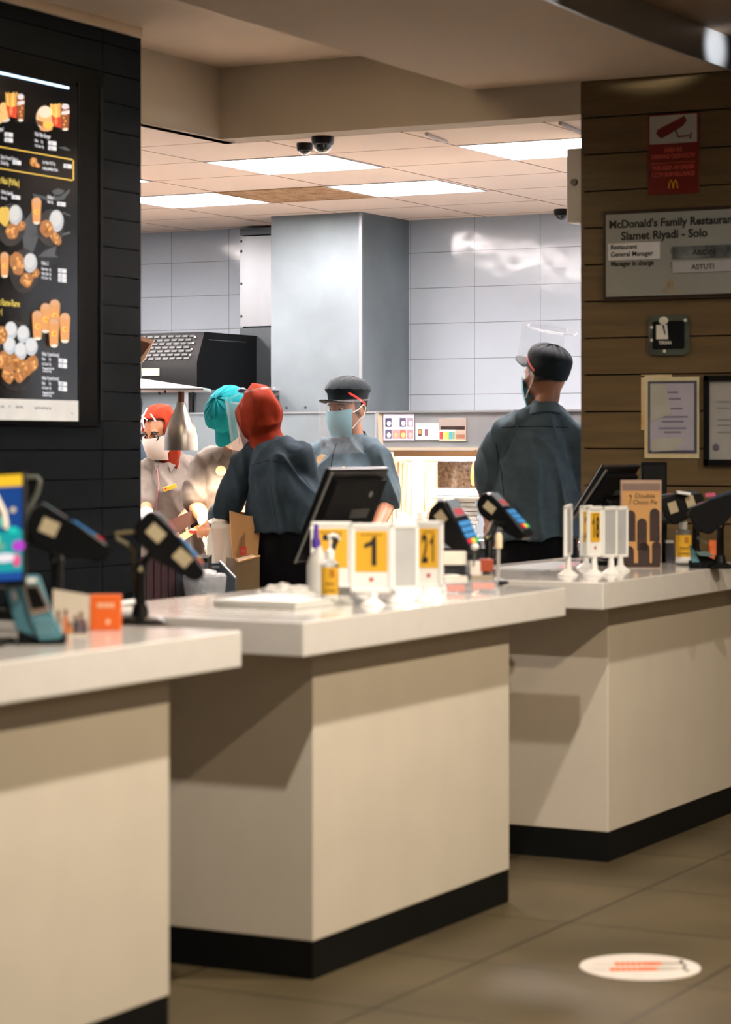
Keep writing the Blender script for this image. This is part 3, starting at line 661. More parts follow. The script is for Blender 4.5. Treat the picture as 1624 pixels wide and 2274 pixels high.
# terminals
b0 = top(120, 1412); c0 = P_(150, 1192, kpx(b0)*F)
terminal('flatter card terminal nearest the bright blue screen, with one white barcode sticker', c0, top(128, 1388), 24, .25, L=.2, W=.08, Hh=.07, stick=1, baseplate=True)
b1 = top(312, 1384); c1 = P_(382, 1218, kpx(b1)*F)
terminal('steeply tilted card terminal with two beige stickers on the nearest counter', c1, b1, 43, .06, L=.21, W=.075, Hh=.066)
# cable
m = MB(); kk = kpx(b1); m.X = Matrix.Translation((b1.x, b1.y, 0)) @ Matrix.Rotation(CAMRZ, 4, 'Z')
D_ = kk*F
m.tube([((x-312)*kk, .02, HC+(HY-y)*kk) for x, y in [(305, 1182), (280, 1183), (256, 1186), (258, 1196), (285, 1212), (296, 1224), (296, 1250), (300, 1300), (305, 1378)]], .005, mat('olive_cable', (112, 98, 60), .5), 8)
tag(m.out('terminal_cable'), 'olive brown cable looping behind the steeply tilted card terminal', 'cable')
# handheld teal reader in a black cradle
p = top(92, 1428); k = kpx(p)
t = T('handheld_reader', 'teal handheld card reader standing in a black cradle', 'card reader', p, CAMRZ+.1)
m = MB(); m.bx((-52*k, -.05, 0), (56*k, .06, .016), BLACKM, bev=.006); m.prism([(-52*k, -.04, .014), (10*k, -.04, .014), (-20*k, -.04, 45*k), (-45*k, -.04, 60*k)], (0, .08, 0), BLACKP); m.out('cradle', t)
RT = mat('teal_plastic', (84, 134, 146), .45)
def rp(P_l, y, th, mm, nm):
    m = MB(); m.prism([(x*k, y, z*k) for x, z in P_l], (0, th, 0), mm)
    if th > .01: bmesh.ops.bevel(m.bm, geom=list(m.bm.edges), offset=.003, segments=2, affect='EDGES')
    m.out(nm, t)
rp([(-77, 124), (-48, 150), (-20, 60), (-4, 14), (-54, 33)], -.052, .046, mat('dark_teal_plastic', (66, 112, 124), .45), 'side_shell')
rp([(-50, 150), (-42, 153), (-4, 152), (22, 75), (48, 24), (42, 12), (-4, 10), (-22, 60)], -.058, .05, RT, 'reader_body')
rp([(-37, 130), (-4, 132), (22, 76), (-20, 66)], -.060, .003, mat('taupe_bezel', (150, 126, 110), .4), 'bezel')
rp([(-33, 128), (-7, 129), (14, 84), (-19, 78)], -.0612, .002, BLACKP, 'display')
rp([(-38, 148), (-10, 148), (-8, 138), (-36, 136)], -.0605, .003, PAPER, 'label')
rp([(-66, 118), (-58, 126), (-50, 104), (-58, 96)], -.0535, .002, mat('grey_badge', (160, 160, 166), .4), 'badge')
for i in range(3):
    for j in range(3): rp([(-6+i*13-j*0, 26+j*12), (3+i*13, 27+j*12), (2+i*13, 34+j*12), (-7+i*13, 33+j*12)], -.0605, .003, mat('pale_key', (120, 164, 176), .5), 'key')
# photo card and orange box
p = top(160, 1412); k = kpx(p)
t = T('photo_leaflet', 'white leaflet printed with small standing figures beside the orange box', 'leaflet', p, CAMRZ+.15)
m = MB(); m.prism([(-42*k, 0, 0), (36*k, 0, 0), (40*k, 0, 90*k), (-42*k, 0, 104*k)], (0, .008, 0), mat('ivory_card', (206, 192, 172), .6)); m.out('card', t)
m = MB()
for x, c, h_ in [(-30, (150, 110, 90), 60), (-14, (200, 120, 80), 62), (-5, (206, 120, 60), 30), (8, (60, 50, 60), 46), (20, (110, 90, 96), 56), (28, (90, 70, 80), 34)]:
    m.prism([((x-5)*k, -.001, 6*k), ((x+5)*k, -.001, 6*k), ((x+6)*k, -.001, h_*.7*k), ((x-5)*k, -.001, h_*.7*k)], (0, -.0006, 0), colm(c)); m.prism([((x+4*math.cos(a))*k, -.001, (h_*.85+7*math.sin(a))*k) for a in [2*PI*i/10 for i in range(10)]], (0, -.0006, 0), colm((120, 70, 50)))
m.out('print', t)
p = top(234, 1400); k = kpx(p)
t = T('orange_box', 'small orange box with faint white logo standing on the nearest counter', 'box', p, CAMRZ+.05)
m = MB(); m.bx((-34*k, 0, 0), (34*k, .05, 78*k), ORANGE, bev=.002); m.out('carton', t)
m = MB()
for i in range(6): m.box((-16*k+i*6.5*k, -.0008, 56*k), (4.5*k, .001, (9+3*(i%2))*k), colm((248, 200, 160)))
m.bx((2*k, -.001, 14*k), (10*k, 0, 24*k), colm((248, 200, 160))); m.out('print', t)
m = MB(); p = top(285, 1345); q = Vector((p.x, p.y, HT+.007)); k = kpx(p)
m.X = Matrix.Translation(q) @ Matrix.Rotation(CAMRZ, 4, 'Z'); m.tube([(-16*k, 0, 0), (14*k, .02, .004)], .007, WHITEP, 10); m.X = Matrix()
tag(m.out('white_pen'), 'short white pen lying behind the orange box', 'pen')
# --- middle counter
def pos_back(label, pts, vb, parts=True):
    # pts: image corners bottom-left, top-left, top-right of the leaning screen seen from behind
    B = at_v(*pts[0], vb); A = at_u(*pts[1], B.x); Cc = at_v(*pts[2], A.y)
    t = T('register_monitor', label, 'monitor', (B.x, B.y, HT))
    W = Cc.x-B.x; dv = A.y-B.y; dz = A.z-B.z; L = math.hypot(dv, dz); a = math.atan2(-dv, dz)
    M = Matrix.Translation((0, 0, B.z-HT)) @ Matrix.Rotation(a, 4, 'X')
    m = MB(); m.X = M; m.bx((0, 0, 0), (W, .018, L), BLACKP, bev=.006); m.out('screen_bezel', t)
    m = MB(); m.X = M; m.bx((.006, .018, .006), (W-.006, .021, L-.006), mat('screen_glass', (20, 26, 34), .1)); m.out('screen_glass', t)
    m = MB(); m.X = M; m.prism([(.03, 0, .03), (W-.03, 0, .03), (W-.03, 0, L-.03), (.03, 0, L-.03)], (0, -.022, 0), BLACKM)
    m.bx((W*.35, -.05, .04), (W*.75, -.02, L*.45), BLACKP, bev=.008); m.out('back_housing', t)
    m = MB(); m.X = M; m.cyl((W*.72, -.024, L*.75), (W*.72, -.021, L*.75), .01, .01, GREYP, 14)
    for i in range(5): m.bx((W*.5, -.0235, L*(.5+i*.02)), (W*.8, -.022, L*(.505+i*.02)), GREYP)
    m.out('logo', t)
    m = MB(); m.tube([(-.006, -.004, B.z-HT), (-.006+0, dv-.006, A.z-HT-.01)], .004, GREYP, 8); m.out('edge_cable', t)
    m = MB(); m.bx((W*.3, -.14, 0), (W*.8, .02, .018), BLACKM, bev=.005); m.tube([(W*.55, -.05, .01), (W*.55, -.08, .1), (W*.55, -.06, .16)], .025, BLACKM); m.out('stand', t)
    return t
pos_back('black register monitor seen from behind on the middle counter', [(655, 1250), (735, 1043), (866, 1043)], 3.68)
# plastic sheet tray and crumpled plastic
p = top(595, 1345)
t = T('paper_pad', 'thin pale stack of paper lying near the left end of the middle counter', 'paper pad', p, -.05)
for i in range(3):
    m = MB(); m.box((.05, -.02+.004*i, .004+i*.006), (.3, .26, .005), mat('pale_sheet', (216, 214, 206), .4), rot=(0, 0, .03*i)); m.out('sheet', t)
p = top(632, 1326)
m = MB()
def crump(d):
    n = noise.noise(d*2.2+Vector((3, 1, 2)))*.25+noise.noise(d*6)*.14
    return Vector((d.x*(1+n), d.y*(1+n), max(0, d.z)*(1+n*1.6)))
m.ell((0, 0, .0), (.09, .07, .035), mat('crumpled_film', (214, 210, 204), .35, alpha=.85), seg=40, fn=crump)
o = m.out('crumpled_plastic_bag'); o.location = p; o.rotation_euler = (0, 0, CAMRZ); tag(o, 'crumpled white plastic bag beside the purple topped bottle', 'plastic bag')
PUR = mat('purple_plastic', (74, 50, 150), .4)
p = top(708, 1325); k = kpx(p)
t = T('spray_bottle', 'clear bottle with purple trigger top on the middle counter', 'bottle', p, CAMRZ)
m = MB(); m.lathe([(.001, 0), (26*k, 0), (27*k, .004), (27*k, 70*k), (20*k, 90*k), (9*k, 104*k), (8*k, 112*k), (.001, 112*k)], mat('milky_plastic', (214, 212, 208), .3, alpha=.75)); m.out('bottle_body', t)
m = MB(); m.X = Matrix.Translation((-6*k, 0, 0)); m.lathe([(9*k, 108*k), (10*k, 124*k), (7*k, 130*k), (5*k, 160*k), (.001, 162*k)], PUR); m.tube([(0, 0, 155*k), (-12*k, 0, 150*k)], 4*k, WHITEP); m.out('trigger_top', t)
bottle('clear pump bottle with narrow orange label in front of the number 7 stand', 733, 1342, 160, 40, WHITEP, YELLOW)
number_stand('white number stand showing 7, half hidden behind bottles', 815, 1318, 690, 782, 1158, 1305, 0.0, '7')
number_stand('white number stand showing a big 1 on yellow, front of its group', 828, 1345, 778, 872, 1162, 1316, 0.0, '1')
number_stand('white number stand with plain grey back turned to us, right of number 1', 884, 1338, 868, 930, 1162, 1312, .35, None, back=True)
number_stand('rightmost number stand of the middle counter, narrow and turned, showing 21', 945, 1335, 922, 984, 1156, 1306, -.35, '21')
# terminals of the middle counter
c1 = P_(1014, 1175, 7.3)
terminal('lit blue keypad card terminal right of the 21 stand', c1, top(1035, 1302), 52, -.5, L=.185, W=.08, Hh=.07, stick=1, roll=.15)
c1 = P_(1124, 1150, 7.75); terminal('blue edged card terminal in front of the belt of the man seen from behind', c1, top(1086, 1296), 38, -.45, L=.2, W=.08, Hh=.055, stick=1)
# acrylic organiser with papers
p = top(1045, 1318); k = kpx(p)
t = T('card_organiser', 'clear acrylic organiser full of papers and orange cards', 'organiser', p, CAMRZ+.1)
m = MB()
for a, c in (((-60*k, 0, 0), (62*k, .09, .003)), ((-60*k, 0, 0), (-58*k, .09, 60*k)), ((60*k, 0, 0), (62*k, .09, 60*k)), ((-60*k, .0, 0), (62*k, .002, 30*k)), ((-60*k, .088, 0), (62*k, .09, 70*k)), ((0*k, 0, 0), (2*k, .09, 60*k))): m.bx(a, c, CLEARM)
m.out('tray', t)
for (x0, x1, z0, z1, c, nm, y) in [(-56, -4, 62, 92, (226, 216, 200), 'paper', .04), (-56, -6, 40, 60, (20, 20, 24), 'black_divider', .05), (-56, -4, 22, 38, (216, 208, 196), 'paper', .02), (-50, -10, 3, 18, (214, 90, 40), 'orange_card', .01), (6, 56, 8, 22, (214, 110, 70), 'orange_card', .01), (4, 26, 40, 70, (214, 206, 196), 'paper', .03), (28, 58, 46, 74, (150, 60, 30), 'brown_card', .05), (6, 58, 26, 38, (150, 140, 120), 'paper', .03)]:
    m = MB(); m.box(((x0+x1)/2*k, y+.02, (z0+z1)/2*k), ((x1-x0)*k, .035, (z1-z0)*k), colm(c), bev=.002); m.out(nm, t)
m = MB(); m.ell((10*k, .0, 104*k), (9*k, .02, 8*k), PAPER, seg=12); m.tube([(10*k, 0, 98*k), (8*k, .01, 60*k)], .003, GREYP); m.out('paper_curl', t)
p = top(1108, 1300); k = kpx(p)
t = T('pen_stand', 'white capped pen standing upright at the end of the middle counter', 'pen', p, CAMRZ)
m = MB(); m.lathe([(.001, 0), (.016, 0), (.016, .006), (.006, .012), (.001, .012)], BLACKP); m.out('base', t)
m = MB(); m.cyl((-1*k, 0, .01), (-1*k, 0, 84*k), .0045, .006, mat('frosted_barrel', (170, 166, 160), .3)); m.out('barrel', t)
m = MB(); m.lathe([(7*k, 82*k), (8*k, 84*k), (8*k, 110*k), (5*k, 117*k), (.001, 118*k)], mat('cream_cap', (240, 216, 180), .4)); m.out('cap', t)
# --- right counter
m = MB(); p = top(1190, 1262); m.X = Matrix.Translation(p) @ Matrix.Rotation(.0, 4, 'Z')
m.bx((-.1, -.1, 0), (.45, .12, .003), mat('pale_blue_mat', (190, 198, 202), .3)); m.prism([(-.05, -.1, .0035), (.1, -.1, .0035), (.4, .0, .0035), (.36, .04, .0035)], (0, 0, .0005), mat('pale_red_print', (200, 130, 140), .4)); m.X = Matrix()
tag(m.out('counter_mat'), 'flat pale placemat with a pink stripe on the farthest counter', 'mat')
number_stand('edge-on white number stand, leftmost on the farthest counter', 1262, 1278, 1240, 1268, 1121, 1236, 1.42, None, back=True)
number_stand('white number stand showing part of a 2 left of the 18 stand', 1302, 1262, 1284, 1312, 1122, 1238, 1.05, '2')
number_stand('slim white number stand showing 18 on yellow', 1320, 1278, 1303, 1338, 1124, 1238, .95, '18')
number_stand('white number stand with grey back, right of the 18 stand', 1358, 1275, 1335, 1372, 1124, 1238, .9, None, back=True)
number_stand('white number stand mostly hidden behind the chocolate pie sign', 1378, 1268, 1360, 1396, 1124, 1238, .8, None, back=True)
pos_back('black register monitor seen from behind against the wooden wall', [(1275, 1150), (1345, 1037), (1425, 1034)], 3.40)
# dark display block
q = top(1455, 1248)
t = T('display_terminal', 'tall black display block behind the chocolate pie sign', 'display', q, CAMRZ)
k = kpx(q); m = MB(); m.bx((-30*k, 0, 0), (27*k, .04, 222*k), BLACKM, bev=.004); m.out('housing', t)
m = MB(); m.bx((-26*k, -.002, 20*k), (23*k, 0, 215*k), BLACKP); m.out('screen', t)
# chocolate pie standee
p = top(1424, 1262); k = kpx(p)
t = T('dessert_sign', 'acrylic table sign for chocolate pie with dark pie sticks on tan', 'sign', p, CAMRZ+.05)
PW, PH = 46*k, 196*k
m = MB(); m.bx((-PW, -.003, 0), (PW, .006, PH), mat('acrylic_edge', (190, 160, 140), .2, alpha=.85), bev=.002); m.bx((-PW, -.02, 0), (PW, .05, .004), CLEARM); m.out('holder', t)
m = MB(); m.bx((-PW*.92, -.0045, 3*k), (PW*.92, -.003, PH*.96), mat('tan_print', (196, 146, 88), .4)); m.bx((-PW*.92, -.005, PH*.88), (PW*.92, -.003, PH*.96), colm((124, 100, 90))); m.out('poster', t)
CH = mat('chocolate', (58, 32, 24), .5, var=.15, scale=60, rgb2=(32, 18, 16))
m = MB()
for x, z0, z1, r in [(-24, 60, 118, 11), (2, 40, 100, 11), (30, 60, 122, 11), (-28, 8, 38, 12), (6, 6, 44, 13), (34, 12, 50, 10)]:
    m.prism([((x-r)*k, -.0045, z0*k), ((x+r)*k, -.0045, z0*k)]+[((x+r*math.cos(a))*k, -.0045, (z1+r*math.sin(a))*k) for a in [PI*i/8 for i in range(9)]], (0, -.001, 0), CH)
m.bx((-PW*.92, -.0052, 3*k), (PW*.92, -.0045, 12*k), CH)
m.out('pie_pictures', t)
m = MB(); m.text('Double', Matrix.Translation((-14*k, -.005, 156*k)) @ Matrix.Rotation(PI/2, 4, 'X'), 15*k, INK); m.text('Choco Pie', Matrix.Translation((-18*k, -.005, 142*k)) @ Matrix.Rotation(PI/2, 4, 'X'), 15*k, INK, sx=.85)
m.text('7', Matrix.Translation((-28*k, -.005, 142*k)) @ Matrix.Rotation(PI/2, 4, 'X'), 30*k, INK, sx=.5); m.out('lettering', t)
bottle('clear pump bottle with large orange label on the farthest counter', 1518, 1254, 128, 36, WHITEP, YELLOW)
c1 = P_(1512, 1120, 8.75)
terminal('dark card terminal with white top sticker left of the two by the wall', c1, top(1546, 1248), -18, .15, L=.16, W=.09, Hh=.085, stick=2, keys=False, base_r=.035)
c1 = P_(1592, 1132, 8.42); nt_ = terminal('navy card terminal at the right frame edge with pink sticker', c1, top(1600, 1262), -32, -.1, L=.19, W=.08, Hh=.085, stick=0, keys=False, base_r=.045)
q = P_(1518, 1095, 8.7); m = MB(); m.X = Matrix.Translation(q) @ Matrix.Rotation(CAMRZ, 4, 'Z'); kk = 8.7/F
m.box((0, 0, 0), (30*kk, .05, 7*kk), WHITEP, rot=(0, .15, 0), bev=.003); m.X = Matrix(); tag(m.out('receipt_roll'), 'white receipt paper on top of the dark card terminal', 'receipt')
q = P_(1578, 1099, 8.45); m = MB(); m.X = Matrix.Translation(q) @ Matrix.Rotation(CAMRZ, 4, 'Z')
m.box((0, 0, 0), (22*kk, .004, 9*kk), mat('pink_sticker', (190, 80, 110), .5), rot=(0, -.1, 0), bev=.001); m.X = Matrix(); m.out('pink_sticker', nt_, world=True)
p = top(1560, 1262); k = kpx(p)
t = T('blue_folder_stand', 'teal and grey folded leaflet holder right of the orange labelled bottle', 'leaflet holder', p, CAMRZ)
m = MB(); m.prism([(-22*k, 0, 4*k), (-2*k, 0, 4*k), (-14*k, 0, 34*k), (-26*k, 0, 52*k)], (0, .03, 0), RT); m.prism([(-14*k, -.01, 36*k), (10*k, -.01, 38*k), (28*k, -.01, 26*k), (-6*k, -.01, 28*k)], (0, .03, 0), mat('pale_teal', (120, 150, 156), .5)); m.out('leaflets', t)
m = MB(); m.bx((-26*k, .0, 0), (36*k, .06, 16*k), BLACKM, bev=.004); m.prism([(-20*k, .02, 14*k), (30*k, .02, 14*k), (28*k, .02, 20*k), (-8*k, .02, 34*k)], (0, .03, 0), BLACKP); m.out('holder', t)
m = MB(); m.box((2*k, .02, 62*k), (26*k, .02, 6*k), mat('grey_strap', (130, 126, 110), .5), rot=(0, .5, 0)); m.out('grey_flap', t)
p = top(1585, 1250); k = kpx(p)
t = T('red_orange_box', 'small red and orange snack box near the wooden wall', 'box', p, CAMRZ+.1)
m = MB(); m.bx((-9*k, 0, 2*k), (11*k, .03, 50*k), mat('red_orange', (190, 70, 30), .5, rgb2=(226, 120, 50), scale=40), bev=.003); m.out('carton', t)
p = top(1488, 1250); m = MB(); k = kpx(p); m.X = Matrix.Translation(p) @ Matrix.Rotation(CAMRZ, 4, 'Z'); m.bx((-.012, 0, 0), (.014, .04, 44*k), mat('grey_blue_box', (74, 74, 84), .4), bev=.003); m.bx((-.012, 0, 44*k), (.014, .04, 50*k), WHITEP); m.X = Matrix()
tag(m.out('small_grey_box'), 'small grey box with white lid between pie sign and orange labelled bottle', 'box')
# ------------------------------------------------------------------ menu board on the dark wall
o0 = Vector((6.0, VW, 1.4))
t = T('menu_board', 'lit black menu board with food pictures on the dark wall', 'menu board', o0)
def mv(px, py, dy=0):
    q = at_v(px, py, VW-.02); return Vector((q.x, q.y, q.z))-o0+Vector((0, -dy, 0))
zT = mv(147, 195).z+.03; zB = mv(170, 937).z; xR = mv(170, 500).x; xE = mv(228, 500).x
m = MB(); m.bx((-.9, -.02, zB-.012), (xE, 0, zT+.05), mat('housing_black', (8, 9, 10), .6, spec=.05)); m.out('housing', t)
zf = mv(170, 890).z
m = MB(); m.bx((-.8, -.026, zf), (xR, -.02, zT-.02), mat('menu_black', (16, 18, 22), .12, emit=.5, rgb2=(8, 9, 11), scale=3)); m.out('screen', t)
m = MB(); m.bx((-.8, -.028, zB+.003), (xR, -.02, zf), mat('footer_white', (206, 206, 204), .3, emit=.55)); m.out('footer_strip', t)
la, lb = mv(-60, 152), mv(147, 196); m = MB(); m.tube([(la.x, -.03, lb.z), (lb.x, -.03, lb.z)], .004, mat('blue_white_led', (190, 226, 255), .3, emit=3)); m.out('light_strip', t)
m = MB(); m.bx((xR+.002, -.028, zB), (xR+.01, -.02, zT), BLACKM); m.bx((xE-.02, -.024, zB), (xE, -.02, zT), GREYP if False else BLACKM); m.out('side_trim', t)
ME = .75
LAY = .028
def mpoly(m, pts, c, lay): m.prism([mv(x, y)*1 + Vector((0, 0, 0)) - Vector((0, mv(x, y).y+LAY+.0004*lay, 0)) for x, y in pts], (0, -.0004, 0), colm(c, ME))
def mell(m, x, y, rx, ry, c, lay, n=16, rot=0, jit=0):
    pts = []
    for i in range(n):
        a = 2*PI*i/n; j = 1+(random.uniform(-jit, jit) if jit else 0); dx, dy = rx*j*math.cos(a), ry*j*math.sin(a)
        pts.append((x+dx*math.cos(rot)-dy*math.sin(rot), y+dx*math.sin(rot)+dy*math.cos(rot)))
    mpoly(m, pts, c, lay)
def drumstick(m, x, y, rx, ry, lay, rot=0):
    mell(m, x, y, rx, ry, (156, 106, 58), lay, rot=rot, jit=.1)
    for i in range(14):
        a = random.uniform(0, 6.28); q = random.uniform(0, .75); dx, dy = rx*q*math.cos(a), ry*q*math.sin(a)
        mell(m, x+dx*math.cos(rot)-dy*math.sin(rot), y+dx*math.sin(rot)+dy*math.cos(rot), rx*.22, ry*.18, random.choice([(206, 160, 102), (216, 174, 116), (184, 134, 78), (146, 96, 50)]), lay+1, n=7, jit=.3)
def cup(m, x, y, w, h, lay, cola=False):
    c = (120, 66, 34) if cola else (200, 146, 92)
    mell(m, x, y-h*.36, w*.95, h*.14, (60, 40, 60) if cola else (150, 108, 80), lay)
    mpoly(m, [(x-w, y-h*.36), (x+w, y-h*.36), (x+w*.75, y+h*.45), (x-w*.75, y+h*.45)], c, lay+1)
    mell(m, x, y-h*.38, w*.8, h*.1, (210, 210, 224) if cola else (196, 156, 120), lay+2)
    if not cola: mell(m, x, y+h*.05, w*.5, h*.1, (240, 190, 90), lay+2); mell(m, x+w*.1, y+h*.05, w*.28, h*.06, (206, 140, 60), lay+3)
    else:
        for i in range(4): mell(m, x+random.uniform(-.4, .4)*w, y+h*(-.1+i*.13), w*.3, h*.05, (200, 140, 80), lay+2, n=6)
        mpoly(m, [(x-w*.8, y-h*.2), (x+w*.9, y-h*.24), (x+w*.9, y-h*.12), (x-w*.8, y-h*.08)], (220, 222, 236), lay+3)
    mell(m, x, y+h*.46, w*.62, h*.05, (232, 224, 214), lay+2)
def fries(m, x, y, w, h, lay):
    for i in range(9): mpoly(m, [(x-w+i*w*.22, y+h*.1), (x-w+i*w*.22+w*.2, y+h*.1), (x-w*1.15+i*w*.26+w*.2, y-h*(.45+.1*random.random())), (x-w*1.15+i*w*.26, y-h*(.45+.1*random.random()))], random.choice([(226, 182, 96), (206, 158, 74), (236, 200, 120)]), lay)
    mpoly(m, [(x-w, y-h*.05), (x-w*.2, y+h*.08), (x+w, y-h*.02), (x+w*.75, y+h*.5), (x-w*.7, y+h*.42)], (190, 60, 36), lay+1)
    mell(m, x-w*.2, y+h*.22, w*.22, h*.14, (226, 130, 70), lay+2)
for nm, fn in (('burger_set_picture', lambda m: (
    mell(m, 96, 262, 20, 27, (206, 188, 168), 1), mell(m, 97, 258, 17, 20, (222, 170, 116), 2), mell(m, 96, 250, 15, 12, (232, 214, 196), 3),
    mpoly(m, [(76, 266), (92, 272), (96, 286), (78, 276)], (120, 70, 40), 4), mell(m, 102, 278, 12, 8, (232, 186, 90), 5), mell(m, 98, 286, 14, 6, (206, 160, 110), 4),
    fries(m, 122, 258, 13, 54, 3), cup(m, 139, 260, 10, 60, 8, True))),
    ('nugget_set_picture', lambda m: (fries(m, 22, 235, 13, 56, 3), cup(m, 40, 239, 9, 62, 8, True), [mell(m, x, y, 9, 12, (220, 180, 120), 2, jit=.12) for x, y in ((2, 240), (8, 255), (-6, 262))], mell(m, 2, 266, 16, 6, (200, 190, 190), 1))),
    ('rice_set_picture', lambda m: (mell(m, 20, 500, 33, 48, (12, 12, 14), 1), mell(m, 30, 478, 15, 23, (176, 184, 194), 2), mell(m, 28, 474, 11, 16, (196, 202, 210), 3), mell(m, 4, 480, 13, 22, (206, 176, 80), 3, jit=.15), drumstick(m, 22, 514, 15, 17, 4), drumstick(m, 42, 502, 9, 12, 6, .6))),
    ('rice_set_picture', lambda m: (mell(m, 108, 506, 30, 42, (12, 12, 14), 1), mell(m, 121, 491, 16, 25, (176, 184, 194), 2), mell(m, 119, 486, 12, 17, (196, 202, 210), 3), drumstick(m, 98, 508, 15, 19, 4), drumstick(m, 117, 528, 10, 20, 6, -.6), cup(m, 76, 468, 11, 60, 4))),
    ('rice_set_picture', lambda m: (mell(m, 49, 602, 33, 50, (12, 12, 14), 1), mell(m, 63, 584, 15, 22, (176, 184, 194), 2), mell(m, 61, 580, 11, 15, (196, 202, 210), 3), drumstick(m, 34, 586, 16, 26, 4, -.2), drumstick(m, 54, 622, 14, 16, 6), drumstick(m, 74, 608, 8, 11, 6, .5), cup(m, 5, 588, 10, 56, 4))),
    ('family_set_picture', lambda m: (mell(m, 30, 790, 50, 80, (12, 12, 14), 1), [ (mell(m, x, y, 14, 20, (176, 184, 194), 2+i*2), mell(m, x-1, y-4, 11, 14, (198, 204, 212), 3+i*2)) for i, (x, y) in enumerate([(20, 734), (47, 742), (16, 768), (64, 770), (40, 780)])], [drumstick(m, x, y, 14, 20, 14+i*2, r) for i, (x, y, r) in enumerate([(-4, 745, 0), (0, 800, .2), (24, 805, -.4), (62, 808, .3), (10, 832, -.2), (38, 830, .5), (46, 815, -.5)])])),
    ('iced_drinks_picture', lambda m: [cup(m, x, y, 12, 66, 2+i*4) for i, (x, y) in enumerate([(117, 698), (96, 706), (77, 722), (137, 728), (112, 738)])])):
    m = MB(); fn(m); m.out(nm, t, smooth=False)
m = MB(); ST = (58, 66, 74)
for pts_ in ([(68, 430), (105, 438), (130, 436), (150, 420), (152, 424), (138, 444), (104, 446), (70, 436)], [(110, 425), (125, 418), (140, 424), (132, 432), (118, 434)], [(70, 520), (84, 517), (104, 524), (120, 532), (100, 540), (84, 530)], [(122, 522), (152, 514), (152, 519), (122, 528)], [(96, 556), (122, 546), (118, 566), (126, 572), (80, 570)], [(136, 470), (153, 478), (152, 481), (134, 474)], [(124, 327), (140, 326), (154, 335), (140, 334)], [(44, 500), (66, 470), (90, 500), (70, 560), (50, 570)]): mpoly(m, pts_, ST, 0)
m.out('marble_streaks', t, smooth=False)['kind'] = 'stuff'
# yellow outline box
YM = (222, 190, 84); m = MB()
def mline(m, a, c, w_, col, lay=1):
    (x0, y0), (x1, y1) = a, c; L = math.hypot(x1-x0, y1-y0); nx, ny = -(y1-y0)/L*w_/2, (x1-x0)/L*w_/2
    mpoly(m, [(x0+nx, y0+ny), (x1+nx, y1+ny), (x1-nx, y1-ny), (x0-nx, y0-ny)], col, lay)
def sl(y, x): return y+(985-y)/(3685-0)*x   # follow the board's horizontals
mline(m, (-80, sl(327, -80)), (157, sl(327, 157)), 2.4, YM); mline(m, (-80, sl(375, -80)), (157, sl(375, 157)), 2.4, YM); mline(m, (159, sl(327, 159)+1), (159, sl(375, 159)-1), 2.4, YM); m.out('yellow_outline', t)
m = MB(); drumstick(m, 70, 360, 8, 11, 2); drumstick(m, 78, 367, 5, 8, 4, -.7); m.out('chicken_picture', t, smooth=False)
def mtxt(m, s_, px, py, hpx, c, sxx=.75, lay=3):
    q = mv(px, py); k = (S_*(q.x+o0.x)+C_*(q.y+o0.y))/F
    m.text(s_, Matrix.Translation((q.x, -LAY-.0004*lay, q.z)) @ Matrix.Rotation(PI/2, 4, 'X'), hpx*k*1.35, colm(c, ME), ext=.0002, sx=sxx*.95)
WT = (224, 228, 240)
m = MB()
for s_, x, y, h, c in [('Fish Fillet Burger', 73, 302, 10, WT), ('Paket      : Rp', 73, 315, 7, WT), ('A la Carte : Rp', 73, 326, 7, WT), ("ggets'", -8, 290, 10, WT), ('Spicy French Fries +', -3, 352, 9, WT), ('Drink Rp', -3, 365, 9, WT),
    ('1pc Ayam McD Rp', 90, 363, 8, WT), ('setiap pembelian Paket', 90, 376, 8, WT), ('PaNas Spesial', -2, 430, 9, WT), ('Paket: Rp', -2, 442, 7, WT), ('PaNas 1', 101, 441, 9, WT), ('Paket: Rp', 101, 451, 7, WT),
    ('PaNas 2', 88, 588, 9, WT), ('Paket Nasi  : Rp', 88, 600, 7, WT), ('Paket Uduk : Rp', 88, 610, 7, WT), ('A la Carte  : Rp', 88, 619, 7, WT),
    ('PaNas 7 (untuk bareng)', 89, 790, 8.5, WT), ('Paket        : Rp', 89, 800, 7, WT), ('A la Carte : Rp', 89, 811, 7, WT), ('*Menggunakan Dada / Paha', 90, 820, 5, WT), ('1 buah Telur / Krispy', 90, 826, 5, WT),
    ('PaNas 9 (untuk bareng)', 89, 843, 8.5, WT), ('Paket        : Rp', 89, 854, 7, WT), ('A la Carte : Rp', 89, 864, 7, WT), ('*Menggunakan Dada / Paha', 90, 874, 5, WT), ('1 buah Telur / Krispy', 90, 880, 5, WT)]: m = MB(); mtxt(m, s_, x, y, h, c, .62 if h < 9 else .68); m.out('white_lettering', t, smooth=False)
for a_ in (('t Nasi (PaNas)', -6, 407, 16, (226, 204, 96), .62), ('t Rame-Rame', -6, 678, 16, (226, 204, 96), .68), ('r)', -4, 697, 14, (226, 204, 96), .6)): m = MB(); mtxt(m, *a_); m.out('yellow_lettering', t, smooth=False)
m = MB()
for x, y, n in [(103, 313, 0), (103, 324, 0), (6, 294, 0), (6, 306, 0), (24, 356, 0), (137, 364, 0), (22, 433, 0), (123, 448, 0), (125, 596, 0), (125, 607, 0), (125, 617, 0), (126, 796, 0), (126, 807, 0), (126, 847, 0), (126, 858, 0)]:
    m = MB(); mpoly(m, [(x, y), (x+18, y+2), (x+18, y+11), (x, y+9)], (226, 230, 240), 2); m.out('price_box', t, smooth=False)
